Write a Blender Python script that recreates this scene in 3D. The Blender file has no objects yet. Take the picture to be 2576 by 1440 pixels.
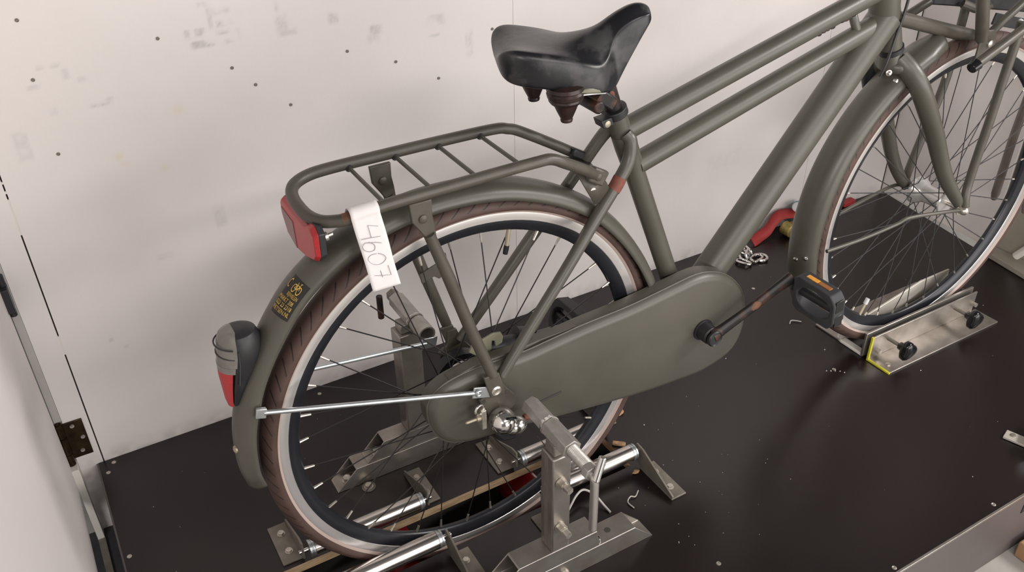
import bpy, bmesh, math, random
import numpy as np
from mathutils import Vector, Matrix
random.seed(7)
PI = math.pi
S = bpy.context.scene
COL = S.collection

# ------------------------------------------------------------------ camera, world, lights, exposure
cam_d = bpy.data.cameras.new('camera')
cam_d.sensor_width = 36.0
cam_d.lens = 31.0076
cam_d.clip_start = 0.02
cam = bpy.data.objects.new('camera', cam_d)
COL.objects.link(cam)
cam.matrix_world = Matrix(((0.863812, 0.285761, -0.414933, -0.48397),
                           (-0.503591, 0.465277, -0.727951, -0.98916),
                           (-0.014961, 0.83777, 0.545819, 1.2093),
                           (0, 0, 0, 1)))
S.camera = cam

w = bpy.data.worlds.new('world')
S.world = w
w.use_nodes = True
w.node_tree.nodes['Background'].inputs[0].default_value = (1.0, 0.95, 0.94, 1)
w.node_tree.nodes['Background'].inputs[1].default_value = 0.12


def area(name, loc, target, sx, sy, power, col=(1.0, 0.95, 0.90)):
    d = bpy.data.lights.new(name, 'AREA')
    d.shape = 'RECTANGLE'
    d.size = sx
    d.size_y = sy
    d.energy = power
    d.color = col
    o = bpy.data.objects.new(name, d)
    COL.objects.link(o)
    o.location = loc
    v = Vector(target) - Vector(loc)
    o.rotation_euler = v.to_track_quat('-Z', 'Y').to_euler()
    return o


area('room_glow', (1.5, -2.7, 0.62), (0.7, 0.5, 0.40), 3.6, 1.4, 58, (1.0, 0.955, 0.93))
area('tube_lamp_front', (0.25, -2.6, 2.2), (0.1, 0.3, 0.7), 1.5, 0.2, 22, (1.0, 0.95, 0.92))
area('tube_lamp_left', (-1.9, -2.2, 1.7), (1.2, 0.4, 0.2), 1.2, 0.3, 40, (1.0, 0.95, 0.92))
area('tube_lamp_right', (2.5, -1.5, 1.9), (0.9, 0.45, 0.3), 1.4, 0.25, 46, (1.0, 0.95, 0.92))

S.view_settings.view_transform = 'Standard'
S.view_settings.look = 'None'
S.view_settings.gamma = 1
S.view_settings.use_curve_mapping = False
S.view_settings.exposure = 0.17

# ------------------------------------------------------------------ materials


def mat(name, col, rough=0.5, metal=0.0, var=0.0, scale=20.0, bump=0.0, bscale=200.0, col2=None, spec=None, coat=0.0,
        stretch=None, alpha=None, trans=None, thr=None):
    m = bpy.data.materials.new(name)
    m.use_nodes = True
    nt = m.node_tree
    b = nt.nodes['Principled BSDF']
    b.inputs['Base Color'].default_value = (*col, 1)
    b.inputs['Roughness'].default_value = rough
    b.inputs['Metallic'].default_value = metal
    if spec is not None:
        b.inputs['Specular IOR Level'].default_value = spec
    if coat:
        b.inputs['Coat Weight'].default_value = coat
        b.inputs['Coat Roughness'].default_value = 0.15
    if trans:
        b.inputs['Transmission Weight'].default_value = trans
    tc = nt.nodes.new('ShaderNodeTexCoord')
    mp = nt.nodes.new('ShaderNodeMapping')
    nt.links.new(tc.outputs['Object'], mp.inputs[0])
    if stretch:
        mp.inputs['Scale'].default_value = stretch
    if var or col2:
        n = nt.nodes.new('ShaderNodeTexNoise')
        n.inputs['Scale'].default_value = scale
        n.inputs['Detail'].default_value = 6
        nt.links.new(mp.outputs[0], n.inputs['Vector'])
        r = nt.nodes.new('ShaderNodeValToRGB')
        a, c = thr if thr else (0.3, 0.7)
        r.color_ramp.elements[0].position = a
        r.color_ramp.elements[1].position = c
        c2 = col2 if col2 else tuple(min(1, x * (1 + var)) for x in col)
        c1 = col if col2 else tuple(x * (1 - var) for x in col)
        r.color_ramp.elements[0].color = (*c1, 1)
        r.color_ramp.elements[1].color = (*c2, 1)
        nt.links.new(n.outputs['Fac'], r.inputs[0])
        nt.links.new(r.outputs[0], b.inputs['Base Color'])
        mr = nt.nodes.new('ShaderNodeMapRange')
        mr.inputs['To Min'].default_value = max(0.02, rough - 0.08)
        mr.inputs['To Max'].default_value = min(1, rough + 0.1)
        nt.links.new(n.outputs['Fac'], mr.inputs['Value'])
        nt.links.new(mr.outputs[0], b.inputs['Roughness'])
    if bump:
        n2 = nt.nodes.new('ShaderNodeTexNoise')
        n2.inputs['Scale'].default_value = bscale
        n2.inputs['Detail'].default_value = 3
        nt.links.new(mp.outputs[0], n2.inputs['Vector'])
        bp = nt.nodes.new('ShaderNodeBump')
        bp.inputs['Strength'].default_value = bump
        bp.inputs['Distance'].default_value = 0.002
        nt.links.new(n2.outputs['Fac'], bp.inputs['Height'])
        nt.links.new(bp.outputs[0], b.inputs['Normal'])
    return m


OLIVE = (0.078, 0.073, 0.057)
M = {}
M['frame'] = mat('olive_paint', OLIVE, 0.38, 0.0, spec=0.6, var=0.10, scale=9, bump=0.06, bscale=350)
M['rack'] = mat('olive_paint_worn', (0.066, 0.060, 0.047), 0.40, 0, col2=(0.085, 0.077, 0.060), scale=30, bump=0.08, bscale=300)
M['chip'] = mat('rust_red_chip', (0.16, 0.05, 0.035), 0.7, 0, var=0.3, scale=80)
M['rust'] = mat('orange_rust', (0.15, 0.068, 0.032), 0.7, 0, var=0.3, scale=120)
M['chrome'] = mat('chrome', (0.75, 0.73, 0.70), 0.16, 1.0)
M['alu'] = mat('brushed_aluminium_rim', (0.78, 0.755, 0.74), 0.26, 0.75, var=0.03, scale=4)
M['black_alu'] = mat('black_anodised_rim', (0.02, 0.021, 0.026), 0.30, 0.25, var=0.1, scale=20)
M['zinc'] = mat('zinc_plated', (0.52, 0.55, 0.56), 0.33, 0.85, var=0.12, scale=60)
M['steel'] = mat('roller_steel', (0.66, 0.62, 0.58), 0.24, 1.0, var=0.12, scale=18, stretch=(1, 14, 14))
M['galv'] = mat('mill_steel_tube', (0.46, 0.43, 0.40), 0.36, 0.85, col2=(0.30, 0.27, 0.235), scale=22, bump=0.08, bscale=150)
M['galv_dull'] = mat('dull_steel_bracket', (0.27, 0.245, 0.21), 0.5, 0.5, col2=(0.19, 0.17, 0.14), scale=35, bump=0.1, bscale=150)
M['hex'] = mat('sandblasted_coupling_nut', (0.46, 0.44, 0.41), 0.42, 0.6, col2=(0.36, 0.34, 0.31), scale=60, bump=0.12, bscale=400)
M['bolt'] = mat('zinc_bolt', (0.60, 0.56, 0.50), 0.33, 0.85, var=0.2, scale=150)
M['black'] = mat('black_plastic', (0.018, 0.018, 0.020), 0.45, 0, var=0.2, scale=40, bump=0.1, bscale=250)
M['gloss_black'] = mat('glossy_black_knob', (0.008, 0.008, 0.009), 0.12, 0)
M['rubber'] = mat('grey_black_rubber', (0.035, 0.035, 0.038), 0.65, 0, var=0.2, scale=60)
M['saddle'] = mat('worn_black_vinyl', (0.009, 0.009, 0.011), 0.33, 0, col2=(0.042, 0.040, 0.042), scale=26, thr=(0.50, 0.60), bump=0.15, bscale=60)
M['spring'] = mat('rusty_brown_spring', (0.018, 0.012, 0.011), 0.35, 0.2, col2=(0.045, 0.022, 0.019), scale=50)
M['post'] = mat('dark_rusty_steel', (0.02, 0.018, 0.018), 0.4, 0.4, col2=(0.10, 0.045, 0.03), scale=40, thr=(0.5, 0.7))
M['red'] = mat('red_reflector', (0.42, 0.02, 0.024), 0.32, 0, var=0.15, scale=400, )
M['red_worn'] = mat('scratched_reflector_face', (0.24, 0.15, 0.15), 0.42, 0, col2=(0.30, 0.17, 0.17), scale=60)
M['pinkred'] = mat('faded_red_plastic', (0.42, 0.10, 0.09), 0.35, 0)
M['lens'] = mat('smoky_clear_lens', (0.24, 0.23, 0.205), 0.12, 0, var=0.15, scale=60, trans=0.25)
M['amber'] = mat('amber_reflector', (0.75, 0.33, 0.03), 0.25, 0, var=0.2, scale=300)
M['orange'] = mat('dirty_orange_reflector', (0.32, 0.12, 0.03), 0.35, 0)
M['paper'] = mat('white_paper', (0.78, 0.745, 0.735), 0.8, 0, var=0.03, scale=40)
M['pencil'] = mat('pencil_mark', (0.36, 0.34, 0.35), 0.7, 0)
M['yellow_print'] = mat('yellow_print', (0.62, 0.42, 0.09), 0.5, 0)
M['sticker'] = mat('black_sticker', (0.012, 0.011, 0.010), 0.4, 0)
M['yellow'] = mat('yellow_painted_end', (0.55, 0.52, 0.04), 0.5, 0, var=0.12, scale=60)
M['brass'] = mat('pale_brass_valve', (0.42, 0.37, 0.28), 0.45, 0.6)
M['khaki'] = mat('khaki_hub_bracket', (0.20, 0.195, 0.135), 0.5, 0)
M['hubshell'] = mat('polished_hub', (0.66, 0.64, 0.62), 0.28, 0.55)
M['deck'] = mat('phenolic_deck', (0.0075, 0.0040, 0.0042), 0.29, 0, col2=(0.0115, 0.0065, 0.0068), scale=3, bump=0.04, bscale=500, spec=0.50)
M['ply'] = mat('plywood_edge', (0.58, 0.43, 0.27), 0.75, 0, col2=(0.36, 0.24, 0.13), scale=40, stretch=(1, 1, 6))
M['apron'] = mat('grey_metal_apron', (0.115, 0.098, 0.096), 0.5, 0.3, var=0.08, scale=6)
M['concrete'] = mat('concrete_floor', (0.36, 0.35, 0.32), 0.85, 0, var=0.12, scale=12, bump=0.2, bscale=80)
M['hinge'] = mat('old_bronze_hinge', (0.045, 0.028, 0.013), 0.35, 0.7, var=0.4, scale=60)
M['whitewood'] = mat('white_painted_batten', (0.68, 0.66, 0.60), 0.6, 0, var=0.05, scale=20)
M['beige'] = mat('beige_board', (0.30, 0.275, 0.225), 0.7, 0, col2=(0.24, 0.215, 0.17), scale=8)
M['guide'] = mat('brown_grey_guide', (0.17, 0.14, 0.12), 0.4, 0.2, var=0.2, scale=30)
M['brightplate'] = mat('pale_aluminium_plate', (0.62, 0.59, 0.52), 0.4, 0.25, var=0.06, scale=12)
M['gap_grey'] = mat('shaded_gap_grey', (0.42, 0.40, 0.385), 0.7, 0, var=0.06, scale=12)  # grey carries the shade of the joint beside the left panel
M['bar'] = mat('turned_steel_bar', (0.55, 0.53, 0.50), 0.32, 0.85)
M['card'] = mat('brown_cardboard', (0.34, 0.20, 0.10), 0.8, 0, var=0.1, scale=20)
M['backing'] = mat('dark_wall_gap', (0.05, 0.045, 0.04), 0.9, 0)
M['strap'] = mat('red_strap', (0.36, 0.03, 0.03), 0.6, 0, var=0.15, scale=120)
M['ratchet'] = mat('yellow_zinc_ratchet', (0.34, 0.27, 0.09), 0.4, 0.5, var=0.3, scale=80)
M['blue'] = mat('pale_blue_plastic', (0.16, 0.33, 0.42), 0.35, 0)
M['white'] = mat('white_plastic', (0.62, 0.62, 0.64), 0.35, 0)
M['leaf'] = mat('dry_leaf', (0.40, 0.24, 0.13), 0.8, 0, var=0.3, scale=200)
M['crumb'] = mat('pale_crumbs', (0.45, 0.42, 0.38), 0.8, 0)
M['drum'] = mat('red_drum', (0.20, 0.012, 0.012), 0.35, 0)
M['zip'] = mat('white_cable_tie', (0.55, 0.53, 0.50), 0.4, 0)
M['cable'] = mat('black_cable', (0.015, 0.014, 0.014), 0.4, 0)


def tyre_mat(cx, cz):
    m = bpy.data.materials.new('brown_tyre_with_reflective_line')
    m.use_nodes = True
    nt = m.node_tree
    b = nt.nodes['Principled BSDF']
    b.inputs['Roughness'].default_value = 0.62
    L = nt.links.new
    tc = nt.nodes.new('ShaderNodeTexCoord')
    sp = nt.nodes.new('ShaderNodeSeparateXYZ')
    L(tc.outputs['Object'], sp.inputs[0])

    def mth(op, a, b_=None, c=None):
        n = nt.nodes.new('ShaderNodeMath')
        n.operation = op
        for i, v in enumerate((a, b_, c)):
            if v is None:
                continue
            if isinstance(v, (int, float)):
                n.inputs[i].default_value = v
            else:
                L(v, n.inputs[i])
        return n.outputs[0]
    x = mth('SUBTRACT', sp.outputs[0], cx)
    z = mth('SUBTRACT', sp.outputs[2], cz)
    y = sp.outputs[1]
    r = mth('SQRT', mth('ADD', mth('MULTIPLY', x, x), mth('MULTIPLY', z, z)))
    an = mth('ARCTAN2', z, x)
    band = mth('LESS_THAN', r, 0.3237)
    # slanted sipes on the shoulder
    t = mth('ADD', mth('MULTIPLY', an, 84 / (2 * PI)), mth('MULTIPLY', r, 75.0))
    f = mth('FRACT', t)
    g = mth('LESS_THAN', f, 0.13)
    zone = mth('MULTIPLY', mth('GREATER_THAN', r, 0.3325), mth('LESS_THAN', r, 0.3435))
    groove = mth('MULTIPLY', g, zone)
    nz = nt.nodes.new('ShaderNodeTexNoise')
    nz.inputs['Scale'].default_value = 25
    nz.inputs['Detail'].default_value = 6
    L(tc.outputs['Object'], nz.inputs['Vector'])
    rp = nt.nodes.new('ShaderNodeValToRGB')
    rp.color_ramp.elements[0].position = 0.3
    rp.color_ramp.elements[1].position = 0.75
    rp.color_ramp.elements[0].color = (0.060, 0.032, 0.025, 1)
    rp.color_ramp.elements[1].color = (0.095, 0.055, 0.044, 1)
    L(nz.outputs['Fac'], rp.inputs[0])

    def mix(fac, a, b_):
        n = nt.nodes.new('ShaderNodeMix')
        n.data_type = 'RGBA'
        L(fac, n.inputs[0])
        for i, v in ((6, a), (7, b_)):
            if isinstance(v, tuple):
                n.inputs[i].default_value = v
            else:
                L(v, n.inputs[i])
        return n.outputs[2]
    c = mix(groove, rp.outputs[0], (0.018, 0.012, 0.011, 1))
    c = mix(band, c, (0.42, 0.33, 0.29, 1))
    L(c, b.inputs['Base Color'])
    bp = nt.nodes.new('ShaderNodeBump')
    bp.inputs['Strength'].default_value = 0.6
    bp.inputs['Distance'].default_value = 0.002
    bp.invert = True
    L(groove, bp.inputs['Height'])
    L(bp.outputs[0], b.inputs['Normal'])
    return m


# ------------------------------------------------------------------ mesh helpers
def smooth_path(pts, n=6, closed=False):
    P = [Vector(p) for p in pts]
    if len(P) < 3:
        return P
    out = []
    m = len(P)
    segs = m if closed else m - 1
    for i in range(segs):
        p1, p2 = P[i], P[(i + 1) % m]
        p0 = P[i - 1] if (i > 0 or closed) else p1 * 2 - p2
        p3 = P[(i + 2) % m] if (i + 2 < m or closed) else p2 * 2 - p1
        for k in range(n):
            t = k / n
            out.append(0.5 * ((2 * p1) + (-p0 + p2) * t + (2 * p0 - 5 * p1 + 4 * p2 - p3) * t * t + (-p0 + 3 * p1 - 3 * p2 + p3) * t ** 3))
    if not closed:
        out.append(P[-1])
    return out


class B:
    def __init__(self):
        self.v = []
        self.f = []
        self.mi = []
        self.cur = 0

    def add(self, vs, fs):
        o = len(self.v)
        self.v += [tuple(x) for x in vs]
        self.f += [tuple(i + o for i in f) for f in fs]
        self.mi += [self.cur] * len(fs)
        return self

    def box(self, x0, x1, y0, y1, z0, z1):
        vs = [(x, y, z) for x in (x0, x1) for y in (y0, y1) for z in (z0, z1)]
        return self.add(vs, [(0, 1, 3, 2), (4, 6, 7, 5), (0, 4, 5, 1), (2, 3, 7, 6), (0, 2, 6, 4), (1, 5, 7, 3)])

    def obox(self, c, ax, ay, az, sx, sy, sz):
        c = Vector(c)
        ax, ay, az = Vector(ax).normalized(), Vector(ay).normalized(), Vector(az).normalized()
        vs = [c + ax * (i * sx / 2) + ay * (j * sy / 2) + az * (k * sz / 2) for i in (-1, 1) for j in (-1, 1) for k in (-1, 1)]
        return self.add(vs, [(0, 1, 3, 2), (4, 6, 7, 5), (0, 4, 5, 1), (2, 3, 7, 6), (0, 2, 6, 4), (1, 5, 7, 3)])

    def tube(self, pts, r, seg=12, caps=True, closed=False, flat=None, up=None):
        P = [Vector(p) for p in pts]
        n = len(P)
        R = r if isinstance(r, (list, tuple)) else [r] * n
        if len(R) != n:
            R = [R[0] + (R[-1] - R[0]) * i / (n - 1) for i in range(n)] if len(R) == 2 else \
                [float(np.interp(i / (n - 1), np.linspace(0, 1, len(R)), R)) for i in range(n)]
        T = []
        for i in range(n):
            if closed:
                d = P[(i + 1) % n] - P[i - 1]
            else:
                d = P[min(i + 1, n - 1)] - P[max(i - 1, 0)]
            T.append(d.normalized() if d.length > 1e-9 else Vector((0, 0, 1)))
        u = Vector(up) if up else (Vector((0, 0, 1)) if abs(T[0].z) < 0.9 else Vector((0, 1, 0)))
        u = (u - T[0] * u.dot(T[0])).normalized()
        vs, fs = [], []
        for i in range(n):
            if up:
                u = Vector(up)
            u = (u - T[i] * u.dot(T[i])).normalized()
            v = T[i].cross(u)
            for k in range(seg):
                a = 2 * PI * k / seg
                fu, fv = (1, 1) if flat is None else flat
                vs.append(P[i] + (u * math.cos(a) * fu + v * math.sin(a) * fv) * R[i])
        rings = n if closed else n - 1
        for i in range(rings):
            for k in range(seg):
                a, b = i * seg + k, i * seg + (k + 1) % seg
                c, d = ((i + 1) % n) * seg + (k + 1) % seg, ((i + 1) % n) * seg + k
                fs.append((a, b, c, d))
        if caps and not closed:
            fs.append(tuple(reversed(range(seg))))
            fs.append(tuple((n - 1) * seg + k for k in range(seg)))
        return self.add(vs, fs)

    def cyl(self, a, b, r, seg=20, r2=None):
        return self.tube([a, b], [r, r if r2 is None else r2], seg)

    def lathe(self, o, axis, prof, seg=24):
        """prof: list of (distance along axis, radius)"""
        o = Vector(o)
        ax = Vector(axis).normalized()
        u = ax.orthogonal().normalized()
        v = ax.cross(u)
        vs, fs = [], []
        for (d, r) in prof:
            for k in range(seg):
                a = 2 * PI * k / seg
                vs.append(o + ax * d + (u * math.cos(a) + v * math.sin(a)) * max(r, 1e-5))
        for i in range(len(prof) - 1):
            for k in range(seg):
                fs.append((i * seg + k, i * seg + (k + 1) % seg, (i + 1) * seg + (k + 1) % seg, (i + 1) * seg + k))
        fs.append(tuple(reversed(range(seg))))
        fs.append(tuple((len(prof) - 1) * seg + k for k in range(seg)))
        return self.add(vs, fs)

    def prism_y(self, outline, y0, y1):
        n = len(outline)
        vs = [(x, y0, z) for x, z in outline] + [(x, y1, z) for x, z in outline]
        fs = [tuple(range(n)), tuple(reversed(range(n, 2 * n)))]
        fs += [(i, i + n, (i + 1) % n + n, (i + 1) % n) for i in range(n)]
        return self.add(vs, fs)

    def prism(self, o, u, v, outline, th):
        o, u, v = Vector(o), Vector(u).normalized(), Vector(v).normalized()
        w_ = u.cross(v)
        n = len(outline)
        vs = [o + u * a + v * b for a, b in outline] + [o + u * a + v * b + w_ * th for a, b in outline]
        fs = [tuple(reversed(range(n))), tuple(range(n, 2 * n))]
        fs += [(i, (i + 1) % n, (i + 1) % n + n, i + n) for i in range(n)]
        return self.add(vs, fs)

    def ell(self, c, rx, ry, rz, seg=20, rings=12, rot=None):
        c = Vector(c)
        vs, fs = [], []
        for i in range(1, rings):
            th = PI * i / rings
            for k in range(seg):
                a = 2 * PI * k / seg
                p = Vector((rx * math.sin(th) * math.cos(a), ry * math.sin(th) * math.sin(a), rz * math.cos(th)))
                if rot:
                    p = rot @ p
                vs.append(c + p)
        t, b = Vector((0, 0, rz)), Vector((0, 0, -rz))
        if rot:
            t, b = rot @ t, rot @ b
        vs += [c + t, c + b]
        nt_ = (rings - 1) * seg
        for i in range(rings - 2):
            for k in range(seg):
                fs.append((i * seg + k, (i + 1) * seg + k, (i + 1) * seg + (k + 1) % seg, i * seg + (k + 1) % seg))
        for k in range(seg):
            fs.append((nt_, k, (k + 1) % seg))
            fs.append((nt_ + 1, (rings - 2) * seg + (k + 1) % seg, (rings - 2) * seg + k))
        return self.add(vs, fs)

    def torus(self, c, normal, R, r, seg=24, rs=8, a0=0, a1=2 * PI):
        c = Vector(c)
        nrm = Vector(normal).normalized()
        u = nrm.orthogonal().normalized()
        v = nrm.cross(u)
        full = abs(a1 - a0 - 2 * PI) < 1e-4
        pts = [c + (u * math.cos(a0 + (a1 - a0) * i / seg) + v * math.sin(a0 + (a1 - a0) * i / seg)) * R
               for i in range(seg if full else seg + 1)]
        return self.tube(pts, r, rs, closed=full)


def newobj(name, bld, m, parent=None, bevel=0.0, angle=35, segs=2, fix=True, origin=None, solid=0, subsurf=0):
    me = bpy.data.meshes.new(name)
    off = Vector(origin) if origin is not None else None
    vs = bld.v
    base = Vector((0, 0, 0))
    if parent is not None:
        base = parent['_o'] if '_o' in parent else (0, 0, 0)
        base = Vector(base)
    o_w = off if off is not None else base
    me.from_pydata([(v[0] - o_w.x, v[1] - o_w.y, v[2] - o_w.z) for v in vs], [], bld.f)
    if fix:
        bm = bmesh.new()
        bm.from_mesh(me)
        bmesh.ops.recalc_face_normals(bm, faces=bm.faces)
        bm.to_mesh(me)
        bm.free()
    me.polygons.foreach_set('use_smooth', [True] * len(me.polygons))
    me.set_sharp_from_angle(angle=math.radians(angle))
    mats = m if isinstance(m, (list, tuple)) else [m]
    for q in mats:
        me.materials.append(q)
    if len(mats) > 1:
        me.polygons.foreach_set('material_index', bld.mi)
    o = bpy.data.objects.new(name, me)
    COL.objects.link(o)
    if parent is not None:
        o.parent = parent
        o.location = o_w - base
    else:
        o.location = o_w
    o['_o'] = tuple(o_w)
    if solid:
        s = o.modifiers.new('solid', 'SOLIDIFY')
        s.thickness = solid
        s.offset = 0
    if subsurf:
        s = o.modifiers.new('sub', 'SUBSURF')
        s.levels = subsurf
        s.render_levels = subsurf
    if bevel:
        b = o.modifiers.new('bevel', 'BEVEL')
        b.width = bevel
        b.segments = segs
        b.limit_method = 'ANGLE'
        b.angle_limit = math.radians(30)
        b.harden_normals = False
    return o


def thing(name, label, cat, loc, group=None):
    o = bpy.data.objects.new(name, None)
    o.empty_display_size = 0.05
    COL.objects.link(o)
    o.location = loc
    o['_o'] = tuple(loc)
    tag(o, label, cat, group)
    return o


def tag(o, label, cat, group=None, kind=None):
    if label:
        o['label'] = label
    if cat:
        o['category'] = cat
    if group:
        o['group'] = group
    if kind:
        o['kind'] = kind
    return o


def copy_part(src, parent, loc_world):
    c = src.copy()
    COL.objects.link(c)
    c.parent = parent
    c.location = Vector(loc_world) - Vector(parent['_o'])
    return c


def struct(name, bld, m, **k):
    o = newobj(name, bld, m, **k)
    o['kind'] = 'structure'
    return o


def hexprof(c, axis, r, h, B_=None):
    B_ = B_ or B()
    c = Vector(c)
    ax = Vector(axis).normalized()
    B_.tube([c, c + ax * h], r, 6)
    return B_


# ------------------------------------------------------------------ setting: wall panels with stains
def wall_material():
    m = bpy.data.materials.new('white_painted_board')
    m.use_nodes = True
    nt = m.node_tree
    L = nt.links.new
    b = nt.nodes['Principled BSDF']
    b.inputs['Roughness'].default_value = 0.55
    at = nt.nodes.new('ShaderNodeAttribute')
    at.attribute_name = 'stain'
    tc = nt.nodes.new('ShaderNodeTexCoord')
    n = nt.nodes.new('ShaderNodeTexNoise')
    n.inputs['Scale'].default_value = 2.2
    n.inputs['Detail'].default_value = 8
    n.inputs['Roughness'].default_value = 0.6
    L(tc.outputs['Object'], n.inputs['Vector'])
    r = nt.nodes.new('ShaderNodeValToRGB')
    r.color_ramp.elements[0].position = 0.3
    r.color_ramp.elements[1].position = 0.7
    r.color_ramp.elements[0].color = (0.70, 0.655, 0.635, 1)
    r.color_ramp.elements[1].color = (0.765, 0.725, 0.705, 1)
    L(n.outputs['Fac'], r.inputs[0])
    mx = nt.nodes.new('ShaderNodeMix')
    mx.data_type = 'RGBA'
    mx.blend_type = 'MULTIPLY'
    mx.inputs[0].default_value = 1
    L(r.outputs[0], mx.inputs[6])
    L(at.outputs['Color'], mx.inputs[7])
    L(mx.outputs[2], b.inputs['Base Color'])
    n2 = nt.nodes.new('ShaderNodeTexNoise')
    n2.inputs['Scale'].default_value = 90
    n2.inputs['Detail'].default_value = 4
    L(tc.outputs['Object'], n2.inputs['Vector'])
    bp = nt.nodes.new('ShaderNodeBump')
    bp.inputs['Strength'].default_value = 0.12
    bp.inputs['Distance'].default_value = 0.002
    L(n2.outputs['Fac'], bp.inputs['Height'])
    L(bp.outputs[0], b.inputs['Normal'])
    return m


M['wall'] = wall_material()
# (x, z, half width, half height, depth, tint) dirt marks kicked and rubbed onto the board
STAINS = [(-0.198, 0.823, .008, .005, .25), (-0.171, 0.809, .013, .004, .25), (-0.168, 0.789, .013, .004, .3),
          (-0.218, 0.780, .016, .006, .3), (-0.174, 0.774, .010, .003, .22), (-0.164, 0.759, .009, .004, .35),
          (-0.209, 0.761, .018, .005, .35), (-0.149, 0.768, .004, .010, .2), (-0.190, 0.80, .003, .016, .2),
          (-0.076, 0.773, .011, .016, .18), (-0.066, 0.757, .014, .004, .22), (-0.080, 0.80, .004, .010, .18),
          (0.017, 0.768, .009, .010, .2), (0.093, 0.735, .011, .007, .3), (0.087, 0.719, .012, .008, .15),
          (0.212, 0.733, .018, .010, .2), (0.207, 0.705, .011, .003, .3), (0.280, 0.677, .008, .024, .14),
          (-0.442, 0.766, .015, .003, .22), (-0.421, 0.752, .004, .008, .2), (-0.40, 0.738, .006, .004, .22),
          (-0.383, 0.694, .016, .003, .22), (-0.370, 0.70, .006, .003, .2), (-0.453, 0.697, .004, .004, .15),
          (-0.510, 0.651, .010, .022, .16), (-0.241, 0.450, .010, .020, .14), (-0.47, 0.74, .008, .003, .2),
          (-0.475, 0.262, .005, .004, .3), (-0.455, 0.24, .004, .003, .3), (-0.35, 0.40, .014, .006, .1),
          (0.50, 0.55, .010, .003, .25), (0.62, 0.50, .006, .010, .15), (-0.52, 0.30, .006, .003, .25),
          (0.98, 0.26, .05, .02, .06), (0.55, 0.18, .02, .03, .08), (1.45, 0.52, .02, .004, .2), (1.40, 0.60, .004, .004, .4)]
YEL = [(-0.379, 0.602, .014, .010), (-0.313, 0.565, .011, .007), (-0.372, 0.588, .010, .005), (-0.27, 0.66, .012, .012)]


def _hash(ix, iz):
    v = np.sin(ix * 127.1 + iz * 311.7) * 43758.5453
    return v - np.floor(v)


def vnoise(x, z):
    ix, iz = np.floor(x), np.floor(z)
    fx, fz = x - ix, z - iz
    fx = fx * fx * (3 - 2 * fx)
    fz = fz * fz * (3 - 2 * fz)
    a, b, c, d = _hash(ix, iz), _hash(ix + 1, iz), _hash(ix, iz + 1), _hash(ix + 1, iz + 1)
    return (a * (1 - fx) + b * fx) * (1 - fz) + (c * (1 - fx) + d * fx) * fz


def wall_panel(x0, x1, z0, z1, yf, parent, step=0.004, seam_left=False):
    nx, nz = int((x1 - x0) / step) + 1, int((z1 - z0) / step) + 1
    xs, zs = np.linspace(x0, x1, nx), np.linspace(z0, z1, nz)
    X, Z = np.meshgrid(xs, zs)
    X, Z = X.ravel(), Z.ravel()
    n = len(X)
    top = np.stack([X, np.full(n, yf), Z], 1)
    th = 0.006
    c = np.array([[x0, yf + th, z0], [x1, yf + th, z0], [x1, yf + th, z1], [x0, yf + th, z1]])
    vs = np.concatenate([top, c])
    i = np.arange(nx - 1)[None, :] + nx * np.arange(nz - 1)[:, None]
    i = i.ravel()
    quads = np.stack([i, i + 1, i + nx + 1, i + nx], 1)
    fs = [tuple(q) for q in quads.tolist()]
    bl, br, tr, tl = n, n + 1, n + 2, n + 3
    fs += [(bl, tl, tr, br)]
    fs.append(tuple([bl, br] + list(range(nx - 1, -1, -1))))
    fs.append(tuple([tr, tl] + [nx * (nz - 1) + k for k in range(nx)]))
    fs.append(tuple([tl, bl] + [nx * k for k in range(nz)]))
    fs.append(tuple([br, tr] + [nx * k + nx - 1 for k in range(nz - 1, -1, -1)]))
    me = bpy.data.meshes.new('wall_panel')
    me.from_pydata(vs.tolist(), [], fs)
    col = np.ones((len(vs), 4))
    n1 = vnoise(X * 260, Z * 260)
    n2 = vnoise(X * 90 + 7, Z * 90)
    dark = np.zeros(n)
    for (cx, cz, hx, hz, d) in STAINS:
        q = np.clip(1.25 - np.maximum(np.abs(X - cx) / hx, np.abs(Z - cz) / hz), 0, 1)
        q = np.clip(q * 2.2, 0, 1) * (0.35 + 0.65 * n1) * np.clip(n2 * 2.2 - .3, 0, 1)
        dark = np.maximum(dark, q * d)
    # patchy darkening towards the foot of the board
    dark = np.maximum(dark, np.clip(1 - Z / 0.035, 0, 1) * 0.28 * n2)
    yel = np.zeros(n)
    for (cx, cz, hx, hz) in YEL:
        yel = np.maximum(yel, np.clip(1 - np.hypot((X - cx) / hx, (Z - cz) / hz), 0, 1) * (0.4 + .6 * n1))
    # fine scratches
    sc = (vnoise(X * 60, Z * 500) > 0.985) * (vnoise(X * 9, Z * 11) > 0.72) * 0.12
    dark = np.maximum(dark, sc)
    col[:n, 0] = (1 - dark) * (1 - .06 * yel)
    col[:n, 1] = (1 - dark) * (1 - .09 * yel)
    col[:n, 2] = (1 - dark) * (1 - .26 * yel)
    a = me.color_attributes.new('stain', 'FLOAT_COLOR', 'POINT')
    a.data.foreach_set('color', col.ravel())
    me.materials.append(M['wall'])
    o = bpy.data.objects.new('wall_panel', me)
    COL.objects.link(o)
    o.parent = parent
    o['_o'] = (0, 0, 0)
    return o


WT = 1.35
wall_back = struct('wall_back', B().box(-0.598, 1.66, 0.5065, 0.53, -0.30, WT), M['backing'])
for x0, x1 in ((-0.598, -0.5560), (-0.5535, 0.3775), (0.3782, 1.29), (1.2908, 1.63)):
    wall_panel(x0, x1, -0.28, WT, 0.5, wall_back)
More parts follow.
